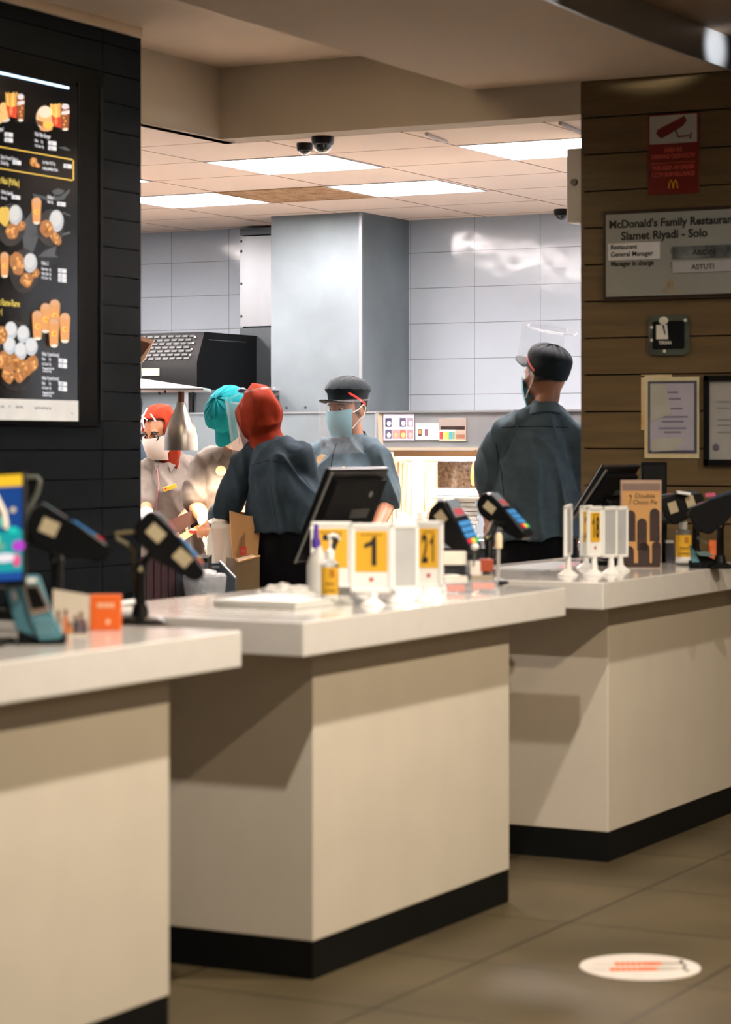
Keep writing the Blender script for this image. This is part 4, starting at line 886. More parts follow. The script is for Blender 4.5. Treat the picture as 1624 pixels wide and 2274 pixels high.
for x, y, s_ in [(105, 321, '51.500'), (105, 332, '34.500'), (8, 302, '28.500'), (8, 314, '24.500'), (26, 364, '15.455'), (139, 372, '16.500'), (24, 441, '34.500'), (125, 456, '30.455'), (127, 604, '47.500'), (127, 615, '51.500'), (127, 625, '43.500'), (128, 804, '152.000'), (128, 815, '121.000'), (128, 855, '198.000'), (128, 866, '176.000')]: m = MB(); mtxt(m, s_, x, y, 6.5, (110, 120, 140), .55, 4); m.out('price', t, smooth=False)
for a_ in (('ter/Rp', -4, 905, 6, (90, 90, 96), .7, 4), ('+45', 14, 905, 6, (60, 130, 120), .7, 4), ('38cc-/Drinks', 30, 906, 6, (90, 90, 96), .7, 4), ('Ayam McD tersedia Krispy / Spicy', 72, 908, 6, (90, 90, 96), .6, 4), ('R', 155, 921, 6, (90, 90, 96), .7, 4)): m = MB(); mtxt(m, *a_); m.out('grey_lettering', t, smooth=False)
# ------------------------------------------------------------------ signs on the wooden wall
def wsign(name, label, cat, x0, y0, x1, y1, th=.008):
    """corners in the photograph: left top and right bottom -> rectangle on the wood wall"""
    a = at_u(x0, y0, UW); c = at_u(x1, y1, UW); zt = a.z; zb = c.z
    t = T(name, label, cat, (UW, (a.y+c.y)/2, zb), -PI/2); return t, (a.y-c.y), zt-zb
XR = Matrix.Rotation(PI/2, 4, 'X')
def tt(m, s_, x, z, size, mm, y=-.0095, align='CENTER', sx=1, bold=.015): m.text(s_, Matrix.Translation((x, y, z)) @ XR, size, mm, align=align, sx=sx, bold=bold)
def arch(m, x, z, s, y, mm):
    for sg in (-1, 1): m.tube([(x+sg*s*.02, y, z), (x+sg*s*.1, y, z+s*.6), (x+sg*s*.25, y, z+s*.86), (x+sg*s*.4, y, z+s*.6), (x+sg*s*.5, y, z)], [s*.06]*5, mm, 6)
t, W, H = wsign('cctv_sign', 'red and white surveillance camera sign at the top of the wooden wall', 'sign', 1440, 256, 1554, 428)
SR = mat('sign_red', (112, 28, 22), .35); SW = mat('sign_white', (176, 174, 168), .35); SO = mat('sign_pink_text', (206, 90, 66), .4); GOLD = mat('sign_gold', (226, 160, 30), .4)
m = MB(); m.bx((-W/2, -.006, 0), (W/2, 0, H), SR, bev=.002); m.out('plate', t)
m = MB(); m.bx((-W*.46, -.0075, H*.63), (W*.46, -.006, H*.98), SW); m.out('white_field', t)
m = MB(); m.prism([(W*-.33, -.0075, H*.76), (W*-.27, -.0075, H*.71), (W*-.2, -.0075, H*.7), (W*.18, -.0075, H*.83), (W*.27, -.0075, H*.9), (W*.22, -.0075, H*.96), (W*-.3, -.0075, H*.81)], (0, -.001, 0), SR)
m.tube([(W*.05, -.008, H*.79), (W*.1, -.008, H*.705), (W*.32, -.008, H*.71)], .003, SR, 6); m.prism([(W*.32, -.0075, H*.67), (W*.35, -.0075, H*.67), (W*.37, -.0075, H*.75), (W*.34, -.0075, H*.75)], (0, -.001, 0), SR); m.out('camera_symbol', t)
for s_, z in (('AREA INI', .525), ('DIAWASI OLEH CCTV', .445), ('THIS AREA IN UNDER', .305), ('CCTV SURVEILLANCE', .22)): m = MB(); tt(m, s_, 0, H*z, H*.075, SO, y=-.0065, sx=.78); m.out('lettering', t)
m = MB(); m.bx((-W*.44, -.0075, H*.385), (W*.44, -.006, H*.392), SO); m.out('divider_line', t)
m = MB(); arch(m, 0, H*.07, H*.12, -.007, GOLD); m.out('arches_logo', t)
# name board
t, W, H = wsign('name_board', 'large grey board naming the restaurant and its managers', 'sign', 1350, 478, 1640, 648)
m = MB(); m.bx((-W/2-.014, -.012, -.02), (W/2+.014, 0, H+.014), mat('dark_wood_frame', (46, 32, 20), .5)); m.out('frame', t)
m = MB(); m.bx((-W/2, -.02, -.006), (W/2, -.012, H), mat('grey_board', (150, 152, 146), .3, var=.06, scale=6), bev=.002); m.out('board', t)
for s_, x, z, sz, b_ in (("McDonald's Family Restaurant", -W*.475, .83, .135, .03), ('Slamet Riyadi - Solo', -W*.38, .68, .14, .03), ('Manager in charge', -W*.46, .36, .085, .03), (':', 0, .5, .1, .02), (':', 0, .33, .1, .02)):
    m = MB(); tt(m, s_, x, H*z, H*sz, INK, y=-.0205, align='LEFT', sx=1.0 if sz > .1 else .9, bold=b_); m.out('lettering', t)
m = MB(); m.bx((-W*.48, -.023, H*.43), (-W*.08, -.02, H*.64), mat('white_plate', (222, 222, 224), .4)); tt(m, 'Restaurant', -W*.46, H*.565, H*.085, INK, y=-.0235, align='LEFT', sx=.95); tt(m, 'General Manager', -W*.46, H*.475, H*.085, INK, y=-.0235, align='LEFT', sx=.95); m.out('title_plate', t)
MIR = mat('name_strip', (150, 152, 154), .2, rgb2=(50, 56, 56), scale=9)
m = MB(); m.bx((W*.02, -.023, H*.42), (W*.46, -.02, H*.57), MIR); tt(m, 'ABIDIN', W*.26, H*.46, H*.09, INK, y=-.0235); m.out('name_plate', t)
m = MB(); m.bx((W*.02, -.023, H*.25), (W*.46, -.02, H*.385), mat('light_strip_plate', (178, 178, 180), .3)); tt(m, 'ASTUTI', W*.25, H*.285, H*.09, mat('mid_ink', (70, 70, 74), .5), y=-.0235); m.out('name_plate', t)
m = MB(); arch(m, -W*.0, H*.07, H*.1, -.021, mat('dull_gold', (176, 150, 100), .4)); tt(m, "McDonald's", 0, H*.02, H*.045, mat('dull_gold', (176, 150, 100), .4), y=-.0205); m.out('arches_logo', t)
# acrylic plaque
t, W, H = wsign('acrylic_plaque', 'small rounded dark acrylic plaque with white figures below the name board', 'plaque', 1443, 701, 1532, 788)
def rrect(w, h, r, y, cx=0, cz=0):
    P = []
    for sx_, sz, a0 in ((1, -1, -PI/2), (1, 1, 0), (-1, 1, PI/2), (-1, -1, PI)):
        for i in range(7): a = a0+PI/2*i/6; P.append((cx+sx_*(w/2-r)+r*math.cos(a), y, cz+sz*(h/2-r)+r*math.sin(a)))
    return P
m = MB(); m.prism(rrect(W, H, .02, -.002, 0, H/2), (0, -.01, 0), mat('acrylic_olive', (92, 98, 88), .1, rgb2=(60, 66, 60), scale=14, coat=.5)); m.out('plate', t)
m = MB(); m.prism(rrect(W*.8, H*.7, .008, -.0122, 0.0, H*.5), (0, -.001, 0), mat('plaque_black', (26, 27, 28), .2)); m.out('black_field', t)
m = MB(); FW = mat('figure_white', (222, 218, 206), .5)
m.prism([(W*-.3, -.0133, H*.4), (W*-.0, -.0133, H*.4), (W*-.03, -.0133, H*.76), (W*-.3, -.0133, H*.76)], (0, -.001, 0), FW); m.ell((-W*.12, -.0135, H*.86), (W*.12, .002, H*.1), FW, seg=14)
m.prism([(W*-.15, -.0145, H*.75), (W*-.1, -.0145, H*.75), (W*-.06, -.0145, H*.5), (W*-.1, -.0145, H*.55)], (0, -.0006, 0), colm((40, 60, 100))); m.out('figures', t)
m = MB(); tt(m, 'TEREMA', -W*.08, H*.27, H*.12, FW, y=-.0135, sx=.8); m.out('lettering', t)
m = MB()
for x, z in ((-.42, .7), (-.42, .38), (.42, .86), (-.1, .1)): m.ell((W*x, -.0125, H*z), (W*.04, .002, W*.04), FW, seg=10)
m.out('screws', t)
# certificate in plastic
t, W, H = wsign('certificate', 'certificate in clear plastic sleeve taped to the wooden wall', 'certificate', 1432, 838, 1554, 1018)
m = MB(); m.bx((-W/2, -.004, 0), (W/2, 0, H), mat('sleeve', (206, 200, 170), .25, var=.1, scale=7, rgb2=(190, 170, 120)), bev=.001); m.bx((-W*.56, -.003, H*.35), (-W/2, 0, H*1.02), mat('amber_backing', (190, 134, 60), .5, rgb2=(206, 196, 160), scale=9)); m.bx((-W*.56, -.003, H*1.0), (0, 0, H*1.03), mat('amber_backing', (190, 134, 60), .5)); m.out('sleeve', t)
m = MB(); m.bx((-W*.43, -.005, H*.06), (W*.46, -.004, H*.95), colm((74, 72, 90))); m.bx((-W*.39, -.006, H*.1), (W*.41, -.004, H*.92), mat('lavender_sheet', (164, 160, 172), .4, var=.05)); m.out('sheet', t)
m = MB()
for z, w_ in ((.8, .2), (.72, .3), (.6, .35), (.5, .55), (.44, .4), (.36, .5), (.31, .3)): m.bx((-W*w_/2+.005, -.0065, H*z), (W*w_/2+.005, -.006, H*z+.006), colm((104, 100, 120)))
for i in range(9): m.box((-W*.28+i*W*.03, -.0065, H*(.64+.04*math.sin(i*.4))), (.002, .001, .014), INK, rot=(0, .5-i*.12, 0))
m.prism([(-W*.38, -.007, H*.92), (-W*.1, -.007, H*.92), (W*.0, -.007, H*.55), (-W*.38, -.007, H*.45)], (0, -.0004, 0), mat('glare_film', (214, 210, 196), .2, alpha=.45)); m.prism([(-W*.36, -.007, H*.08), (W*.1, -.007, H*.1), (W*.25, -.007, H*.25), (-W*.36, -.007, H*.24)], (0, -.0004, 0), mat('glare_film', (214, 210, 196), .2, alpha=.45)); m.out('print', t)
t, W, H = wsign('framed_certificate', 'black framed certificate cut by the right edge of the photo', 'certificate', 1566, 834, 1700, 1034)
m = MB(); f_ = .022
for a, c in (((-W/2, -.02, 0), (-W/2+f_, 0, H)), ((W/2-f_, -.02, 0), (W/2, 0, H)), ((-W/2, -.02, 0), (W/2, 0, f_)), ((-W/2, -.02, H-f_), (W/2, 0, H))): m.bx(a, c, BLACKP, bev=.002)
m.out('frame', t)
m = MB(); m.bx((-W/2+f_, -.01, f_), (W/2-f_, -.004, H-f_), mat('grey_sheet', (158, 156, 152), .25)); m.out('sheet', t)
m = MB()
for z in (.7, .63, .5, .44, .36): m.bx((-W*.28, -.011, H*z), (W*.2, -.01, H*z+.004), colm((116, 114, 116)))
m.ell((-W*.3, -.0105, H*.2), (.014, .001, .014), colm((90, 86, 100)), seg=12); m.out('print', t)
# ------------------------------------------------------------------ people
def remesh(mb, voxel, name, parent, m, smooth_it=6, wr=0, seed=0):
    bmesh.ops.recalc_face_normals(mb.bm, faces=mb.bm.faces)
    me = bpy.data.meshes.new('tmp'); mb.bm.to_mesh(me); mb.bm.free()
    o = bpy.data.objects.new('tmp', me); COL.objects.link(o)
    r = o.modifiers.new('r', 'REMESH'); r.mode = 'VOXEL'; r.voxel_size = voxel
    s_ = o.modifiers.new('s', 'SMOOTH'); s_.factor = .5; s_.iterations = smooth_it
    n = bpy.data.meshes.new_from_object(o.evaluated_get(bpy.context.evaluated_depsgraph_get()))
    bpy.data.objects.remove(o); bpy.data.meshes.remove(me)
    if wr:
        n.update(); co = []
        for v in n.vertices:
            p = v.co; q = Vector((p.x*8+seed, p.y*8, p.z*3.2+p.x*5)); q2 = Vector((p.x*16-seed, p.y*16, p.z*9))
            a = noise.noise(q); f = (1-abs(a)*2.6); d = wr*(max(0, f)**2*.9-.35)+wr*.5*noise.noise(q2)
            co.append(p+v.normal*d)
        for v, c in zip(n.vertices, co): v.co = c
        n.update()
    n.materials.clear(); n.materials.append(m)
    for p in n.polygons: p.use_smooth = True
    n.name = name; o = bpy.data.objects.new(name, n); COL.objects.link(o); o.parent = parent; return o
def hframe(f, up=(0, 0, 1)):
    f = Vector(f).normalized(); s_ = f.cross(Vector(up)).normalized(); u = s_.cross(f)
    R = Matrix((s_, f, u)).transposed(); return R          # columns: side(right), forward, up
def headfn(d):
    x, y, z = d
    if z < 0: x *= 1-.30*(-z)**1.6; y *= 1-.05*(-z)
    if z < -.2 and y < 0: y *= 1-.45*(-z-.2)
    if y > 0 and abs(z) < .25: x *= 1-.04
    return Vector((x, y, z))
def add_head(m, c, R, k, sk):
    m.ell(c, (.076*k, .096*k, .118*k), sk, R=R, seg=32, fn=headfn)
    def Q(x, y, z): return Vector(c)+R @ Vector((x*k, y*k, z*k))
    m.tube([Q(0, .086, .02), Q(0, .102, -.015), Q(0, .108, -.028), Q(0, .092, -.038)], [.008*k, .012*k, .015*k, .009*k], sk, 10, round_=True)
    for sg in (-1, 1): m.ell(Q(sg*.078, -.006, -.008), (.008*k, .018*k, .03*k), sk, R=R, seg=12); m.ell(Q(sg*.02, .083, .028), (.024*k, .012*k, .007*k), sk, R=R, seg=10)
    m.ell(Q(0, .088, -.064), (.024*k, .012*k, .008*k), sk, R=R, seg=10); m.ell(Q(0, .07, -.098), (.03*k, .024*k, .018*k), sk, R=R, seg=12)
    return Q
def add_hand(m, w, d, nrm, sk, k=1, curl=.5, thumb=1):
    """palm and five separate, bent fingers; d = direction of the hand, nrm = back of the hand"""
    w, d, nrm = Vector(w), Vector(d).normalized(), Vector(nrm).normalized()
    s_ = d.cross(nrm).normalized(); nrm = s_.cross(d)
    pc = w+d*.045*k; R = Matrix((s_, d, nrm)).transposed()
    m.tube([w, w+d*.03*k, w+d*.085*k], [(.026*k, .018*k), (.036*k, .015*k), (.039*k, .012*k)], sk, 14, side=s_, round_=True)
    for i, (o_, L) in enumerate([(-.028, .066), (-.0095, .078), (.0095, .074), (.027, .058)]):
        p = w+d*.082*k+s_*o_*k; pts = [p-d*.02*k, p]; a = 0; L *= k
        for j, q in enumerate((.45, .3, .25)):
            a += curl*(.5+.35*j); p = p+(d*math.cos(a)-nrm*math.sin(a))*L*q; pts.append(p)
        m.tube(pts, [.009*k, .0088*k, .0082*k, .0075*k, .0062*k], sk, 8, round_=True)
    p = w+d*.025*k+s_*thumb*.028*k; t1 = (s_*thumb*.8+d*.75-nrm*.35).normalized(); t2 = (s_*thumb*.3+d*.95-nrm*.5).normalized()
    m.tube([p-s_*thumb*.015*k, p+t1*.03*k, p+t1*.03*k+t2*.03*k], [.013*k, .011*k, .008*k], sk, 8, round_=True)
def person(label, D0, px0, J, fwd, skin=SKIN, shirt=SHIRT, trous=TROUS, wid=1.0, seed=0, hands=None, wr=.009, neck=.05, sleeves=(.5, .5), hk=1.0, depthk=1.0, glove=None, hem=0., legs=(0, 0)):
    p0 = at_D(px0, HY, D0); kk = D0/F
    t = T('person', label, 'person', (p0.x, p0.y, 0), CAMRZ)
    def L(j):
        px, py = j[0], j[1]; dy = j[2] if len(j) > 2 else 0; D = D0+dy
        return Vector(((px-CX)/F*D-(px0-CX)/F*D0, dy, HC+(HY-py)/F*D))
    P = {n: L(j) for n, j in J.items()}
    hip, waist, chest, nk, hd, sl_, sr = (P[n] for n in ('hip', 'waist', 'chest', 'neck', 'head', 'shl', 'shr'))
    side = (sr-sl_).normalized(); sw = (sr-sl_).length
    R = hframe(fwd)
    hipside = Vector((side.x, side.y, 0)).normalized()
    # ---- body, one continuous skin
    m = MB(); Q = add_head(m, hd, R, hk, skin)
    m.tube([nk-Vector((0, 0, .03)), nk, hd-R @ Vector((0, .02, .07))], [.06*hk, .052*hk, .05*hk], skin, 18, round_=True)
    def torso(m, g, mm, lo=True):
        pts = [hip-Vector((0, 0, .05)), hip, waist, (waist+chest)/2, chest, (chest*.35+(sl_+sr)/2*.65), nk-Vector((0, 0, .025))]
        r = [(.165*wid+g, .115*depthk+g), (.168*wid+g, .12*depthk+g), (.145*wid+g, .108*depthk+g), (.155*wid+g, .112*depthk+g), (sw*.46+g, .122*depthk+g), (sw*.44+g, .098*depthk+g), (.07+g*.6, .062+g*.6)]
        m.tube(pts, r, mm, 28, side=side, round_=True)
    torso(m, -.012, skin)
    for n in 'lr': m.tube([nk-Vector((0, 0, .01)), nk*.5+P['sh'+n]*.5-Vector((0, 0, .012)), P['sh'+n]-Vector((0, 0, .015))], [.05, .05, .048], skin, 14, round_=True)
    def legs_(m, g, mm, foot=False):
        for sg, nm in ((-1, 0), (1, 1)):
            h0 = hip+hipside*sg*.088; k_ = Vector((h0.x, h0.y-legs[nm]*.02, .48)); a_ = Vector((h0.x+hipside.x*sg*.02, h0.y+.02, .09))
            m.tube([h0, (h0+k_)/2, k_, (k_+a_)/2+Vector((0, .015, 0)), a_], [.092+g, .078+g, .058+g, .056+g*1.3, .042+g*1.6], mm, 16, round_=not foot)
    legs_(m, -.01, skin)
    for sg, n in ((-1, 'l'), (1, 'r')):
        s_ = P['sh'+n]; e = P['el'+n]; wv = P['wr'+n]
        m.tube([s_, s_*.6+e*.4, e], [.05*hk, .045*hk, .038*hk], skin, 14, round_=True)
        m.tube([e, e*.6+wv*.4, wv], [.039*hk, .037*hk, .026*hk], skin, 14, round_=True)
        hd_ = (hands or {}).get(n)
        if not (glove and n in glove): add_hand(m, wv, hd_[0] if hd_ else (wv-e), hd_[1] if hd_ else (0, -.3, 1), skin, hk, hd_[2] if hd_ else .5, thumb=1 if n == 'l' else -1)
    body = remesh(m, .0058, 'body', t, skin, 3)
    if glove:
        for n in glove:
            m = MB(); e = P['el'+n]; wv = P['wr'+n]; dd = (wv-e).normalized(); m.tube([wv-dd*.06, wv-dd*.02, wv+dd*.01], [.036, .032, .03], GLOVE, 14, round_=True)
            hd_ = (hands or {}).get(n); add_hand(m, wv, hd_[0] if hd_ else dd, hd_[1] if hd_ else (0, -.3, 1), GLOVE, 1.12, hd_[2] if hd_ else .5, thumb=1 if n == 'l' else -1); remesh(m, .005, 'glove', t, GLOVE, 3, wr=.003)
    # ---- clothes
    m = MB(); g = .014
    h0_ = hip.lerp(waist, hem)
    pts = [h0_, h0_*.5+waist*.5+Vector((0, 0, .004)), waist+Vector((0, 0, .012)), (waist+chest)/2, chest, (chest*.35+(sl_+sr)/2*.65), nk-Vector((0, 0, .02))]
    m.tube(pts, [(.178*wid+g, .128*depthk+g), (.172*wid+g, .13*depthk+g), (.166*wid+g, .128*depthk+g), (.168*wid+g, .13*depthk+g), (sw*.47+g, .13*depthk+g), (sw*.45+g, .1*depthk+g), (.066+g, .062+g)], shirt, 32, side=side, round_=False)
    for n in 'lr': m.tube([nk-Vector((0, 0, .02)), nk*.5+P['sh'+n]*.5-Vector((0, 0, .012)), P['sh'+n]-Vector((0, 0, .012))], [.062, .066, .066], shirt, 18, round_=True)
    for i, (n, f) in enumerate((('l', sleeves[0]), ('r', sleeves[1]))):
        s_ = P['sh'+n]; e = P['el'+n]; wv = P['wr'+n]
        if f <= 1: pts = [s_, s_*.5+(s_*(1-f)+e*f)*.5, s_*(1-f)+e*f]; pts[0] = s_-Vector((0, 0, .012)); r = [.064, .067, .072]
        else: q = e*(2-f)+wv*(f-1); pts = [s_, (s_+e)/2, e, q]; r = [.066, .064, .06, .056]
        m.tube(pts, r, shirt, 20, round_=True)
    sh = remesh(m, .0068, 'shirt', t, shirt, 4, wr=wr*1.35, seed=seed)
    m = MB()          # collar
    up = (hd-nk).normalized(); n_ = 22; r1 = []; r2 = []; r3 = []
    Rs = hframe(R @ Vector((0, 1, 0)), up)
    for i in range(n_+1):
        a = .35+(2*PI-.7)*i/n_; d = Rs @ Vector((math.sin(a), math.cos(a), 0))
        dz = -.03*(1+math.cos(a))*.6
        r1.append(nk+d*.068+up*(-.02+dz)); r2.append(nk+d*.062+up*(.028+dz)); r3.append(nk+d*.078+up*(-.016+dz))
    m.rings([r1, r2, r3], shirt, close=False); m.out('collar', sh)
    m = MB(); legs_(m, .012, trous); m.tube([hip-Vector((0, 0, .09)), hip, waist], [(.16*wid, .12), (.172*wid, .128), (.156*wid, .118*depthk)], trous, 28, side=side, round_=True)
    remesh(m, .011, 'trousers', t, trous, 4, wr=.006, seed=seed+3)
    for sg in (-1, 1):
        h0 = hip+hipside*sg*.108; fy = R @ Vector((0, 1, 0)); fy = Vector((fy.x, fy.y, 0)).normalized()
        m = MB(); m.tube([Vector((h0.x, h0.y+.02, .035))-fy*.06, Vector((h0.x, h0.y+.02, .045)), Vector((h0.x, h0.y+.02, .035))+fy*.09, Vector((h0.x, h0.y+.02, .028))+fy*.18], [(.036, .034), (.042, .045), (.045, .034), (.036, .024)], BLACKP, 16, side=hipside, round_=True); m.out('shoe', t)
    return t, P, R, Q, sh, L
def add_eyes(t, Q, R, k=1):
    for sg in (-1, 1):
        m = MB(); m.ell(Q(sg*.03, .081, .006), (.012*k, .007*k, .0055*k), mat('eye_white', (220, 214, 206), .3), R=R, seg=12); m.ell(Q(sg*.03, .087, .004), (.0052*k, .0035*k, .0052*k), INK, R=R, seg=10); m.out('eye', t)
    m = MB()
    for sg in (-1, 1): m.tube([Q(sg*.012, .09, .024), Q(sg*.03, .09, .03), Q(sg*.05, .078, .024)], [.003, .004, .002], INK, 6)
    m.out('eyebrows', t)
def add_hair(t, c, R, k=1, low=-.35, rgb=(20, 16, 16)):
    m = MB()
    m.ell(Vector(c)+R @ Vector((0, -.004, .004)), (.081*k, .101*k, .122*k), mat('black_hair', rgb, .6, bump=.3, bscale=200), R=R, seg=28, fn=lambda d: Vector((d.x, d.y, d.z)) if (d.z > low and (d.y < .35 or d.z > .55)) else Vector((d.x*.86, d.y*.86, max(d.z, low)*.9)))
    m.out('hair', t)
def add_cap(t, c, R, mm, k=1, brim=.075, tilt=0, flat=1.0, stripe=None, droop=.0, puff=1.0, nm='cap'):
    A = R @ Matrix.Rotation(tilt, 3, 'X')
    def Q(x, y, z): return Vector(c)+A @ Vector((x*k, y*k, z*k))
    prof = [(.079, .028), (.082, .05), (.085, .07), (.085*puff, .088), (.08*puff, .105), (.068*puff, .122*flat), (.05, .134*flat), (.026, .142*flat), (.002, .144*flat)]
    rings_ = []
    for r, z in prof:
        rings_.append([Q(r*math.sin(2*PI*j/36), r*1.24*math.cos(2*PI*j/36)-.004-.012*(z-.035)*8*(puff-1), z-(.012 if math.cos(2*PI*j/36) < 0 else 0)*(1 if z < .06 else 0)+.003*math.sin(j*2.3+z*60)) for j in range(36)])
    m = MB(); m.rings(rings_, mm); o = m.out(nm, t)
    m = MB(); n = 18; ra, rb = [], []
    for j in range(n+1):
        a = -1.15+2.3*j/n; x, y = .079*math.sin(a), .096*math.cos(a); ex = brim*math.cos(a*1.25)**.7 if abs(a*1.25) < 1.57 else 0
        ra.append(Q(x, y, .038)); rb.append(Q(x*1.05, y+ex, .038-droop-.014*(x/.086)**2))
    m.rings([ra, rb, [p-A @ Vector((0, 0, .004)) for p in rb], [p-A @ Vector((0, 0, .004)) for p in ra]], mm, close=False); m.out('brim', o)
    if stripe:
        m = MB(); pts = [Q(.0865*math.sin(a), .0865*1.24*math.cos(a)-.004, .078-.010*(i)) for i, a in enumerate(stripe)]
        pts2 = [p-A @ Vector((0, 0, .011)) for p in pts]; m.rings([pts, pts2], RED, close=False); m.out('red_stripe', o)
    return o
def add_mask(t, Q, R, mm, k=1, strap=True):
    m = MB(); rows = []
    for i in range(9):
        z = .0-.118*i/8; r = []
        for j in range(17):
            a = -1.2+2.4*j/16; f = math.cos(a); bul = .016*math.sin(PI*i/8)*max(0, f)**2+.012*max(0, f)**6*(1-i/8)
            zz = z-.0; w_ = 1-.22*(i/8)**1.5
            r.append(Q(.084*w_*math.sin(a), .03+(.072-.018*(i/8)**2)*f+bul, zz+.012*(f-1)*(-1 if i < 4 else 1)*abs(i-4)/4+.0015*math.sin(i*3.1)))
        rows.append(r)
    m.rings(rows, mm, close=False); o = m.out('face_mask', t)
    if strap:
        for sg in (-1, 1):
            m = MB(); m.tube([Q(sg*.078, .055, -.012), Q(sg*.084, .02, .0), Q(sg*.09, -.012, .022), Q(sg*.09, -.026, .004)], .0028, MASKW, 6)
            m.tube([Q(sg*.066, .05, -.085), Q(sg*.08, .015, -.05), Q(sg*.09, -.014, -.028), Q(sg*.09, -.026, .004)], .0028, MASKW, 6)
            m.out('ear_loop', o)
def add_shield(t, c, R, k=1, z0=.09, z1=-.16, tilt=0, r=.125, a=1.35, band=True, off=0):
    A = R @ Matrix.Rotation(tilt, 3, 'X')
    def Q(x, y, z): return Vector(c)+A @ Vector((x*k, y*k, z*k))
    m = MB(); m.rings([[Q(r*.85*math.sin(-a+2*a*j/24), off+r*math.cos(-a+2*a*j/24)+.01, z0+(z1-z0)*i/4) for j in range(25)] for i in range(5)], CLEARM, close=False); o = m.out('face_shield', t)
    if band:
        m = MB(); m.tube([Q(.094*math.sin(2*PI*j/24), off*.5+.118*math.cos(2*PI*j/24), z0-.01) for j in range(25)], .004, CLEARM, 6); m.out('headband', o)
from mathutils.bvhtree import BVHTree
def snap(sh, p, off=.003):
    if sh.name not in SN: SN[sh.name] = BVHTree.FromPolygons([v.co for v in sh.data.vertices], [tuple(q.vertices) for q in sh.data.polygons])
    h = SN[sh.name].ray_cast(Vector((p.x, -1.0, p.z)), Vector((0, 1, 0)))
    return Vector((p.x, h[0].y-off, p.z)) if h[0] else p
SN = {}
def seam(sh, t, L, pts, r, mm, nm):
    P = [L(p) for p in pts]; Q_ = []
    for a, b in zip(P[:-1], P[1:]):
        for i in range(5): Q_.append(snap(sh, a.lerp(b, i/5), .0))
    Q_.append(snap(sh, P[-1], .0)); m = MB(); m.tube(Q_, r, mm, 6); return m.out(nm, sh)
def flap(sh, L, pts, mm):
    m = MB(); m.prism([snap(sh, L(p), .012) for p in pts], (0, .006, 0), mm); m.out('collar_flap', sh)
def disc(t, p, d, r, mm, nm):
    m = MB(); d = Vector(d).normalized(); m.cyl(Vector(p), Vector(p)+d*.005, r, r*.96, mm, 24); m.out(nm, t)
# --- man seen from behind, right
t, P, R, Q, sh, L = person('man in grey shirt and dark cap seen from behind at the right', 10.0, 1182,
    dict(hip=(1196, 1262), waist=(1192, 1180), chest=(1186, 1040, .0), neck=(1208, 908), head=(1211, 838, .02), shl=(1112, 968, 0), shr=(1268, 962, .03),
         ell=(1082, 1092, .05), wrl=(1090, 1165, .33), elr=(1292, 1090, .08), wrr=(1275, 1165, .34)), (-.62, .78, -.03), wid=1.0, seed=11, wr=.013, hem=.8, sleeves=(.8, .85), hk=.98, skin=SKIND)
add_hair(t, P['head'], R, .97, low=-.2); add_cap(t, P['head'], R, CAPB, k=1.0, tilt=.36, brim=.085, stripe=[-.9, -1.1, -1.3, -1.5, -1.7], puff=1.0, flat=.98)
add_mask(t, Q, R, MASKB); add_shield(t, P['head'], R, 1.0, z0=.21, z1=.05, tilt=.25, r=.13, a=1.4)
SEAM = mat('dark_seam', (36, 44, 52), .9, spec=.05)
seam(sh, t, L, [(1112, 950), (1150, 948), (1200, 947), (1262, 950)], .0022, SEAM, 'yoke_seam')
seam(sh, t, L, [(1100, 985), (1112, 1050), (1118, 1120)], .002, SEAM, 'armhole_seam')
# --- man in black cap with blue mask
t, P, R, Q, sh, L = person('man in black cap, blue surgical mask and clear face shield looking left', 10.9, 775,
    dict(hip=(765, 1240), waist=(765, 1160), chest=(766, 1045), neck=(784, 972, .03), head=(771, 909), shl=(708, 1008, .06), shr=(836, 1012, -.02),
         ell=(690, 1110, .0), wrl=(690, 1175, -.2), elr=(862, 1115, -.03), wrr=(830, 1190, -.22)), (-.62, -.78, -.08), wid=.95, seed=5, wr=.012, sleeves=(.9, .9), hk=.97, hands={'l': ((0, -.6, -.8), (0, -1, .3), .4), 'r': ((-.3, -.6, -.5), (0, -1, .3), .4)})
add_hair(t, P['head'], R, .97, low=-.2); add_cap(t, P['head'], R, CAPB, k=1.0, tilt=.1, brim=.075, stripe=[-.8, -1.0, -1.2, -1.4, -1.6, -1.8], puff=1.12, flat=1.04)
add_mask(t, Q, R, MASKB); add_eyes(t, Q, R); add_shield(t, P['head'], R, 1.0, z0=.05, z1=-.19, r=.135)
SEAM = mat('dark_seam', (36, 44, 52), .9, spec=.05)
seam(sh, t, L, [(748, 985), (740, 1010), (735, 1050), (735, 1110)], .0022, SEAM, 'placket_seam')
flap(sh, L, [(757, 980), (792, 974), (768, 1003)], SHIRT); flap(sh, L, [(728, 976), (748, 986), (738, 1003)], SHIRT)
disc(t, snap(sh, L((714, 1021, -.17)), .004), (-.2, -1, .1), .024, mat('cream_badge', (236, 206, 160), .4), 'round_badge')
disc(t, snap(sh, L((763, 1037, -.16)), .004), (0, -1, .1), .005, mat('gold_pin', (220, 180, 80), .3, metal=.6), 'gold_pin')
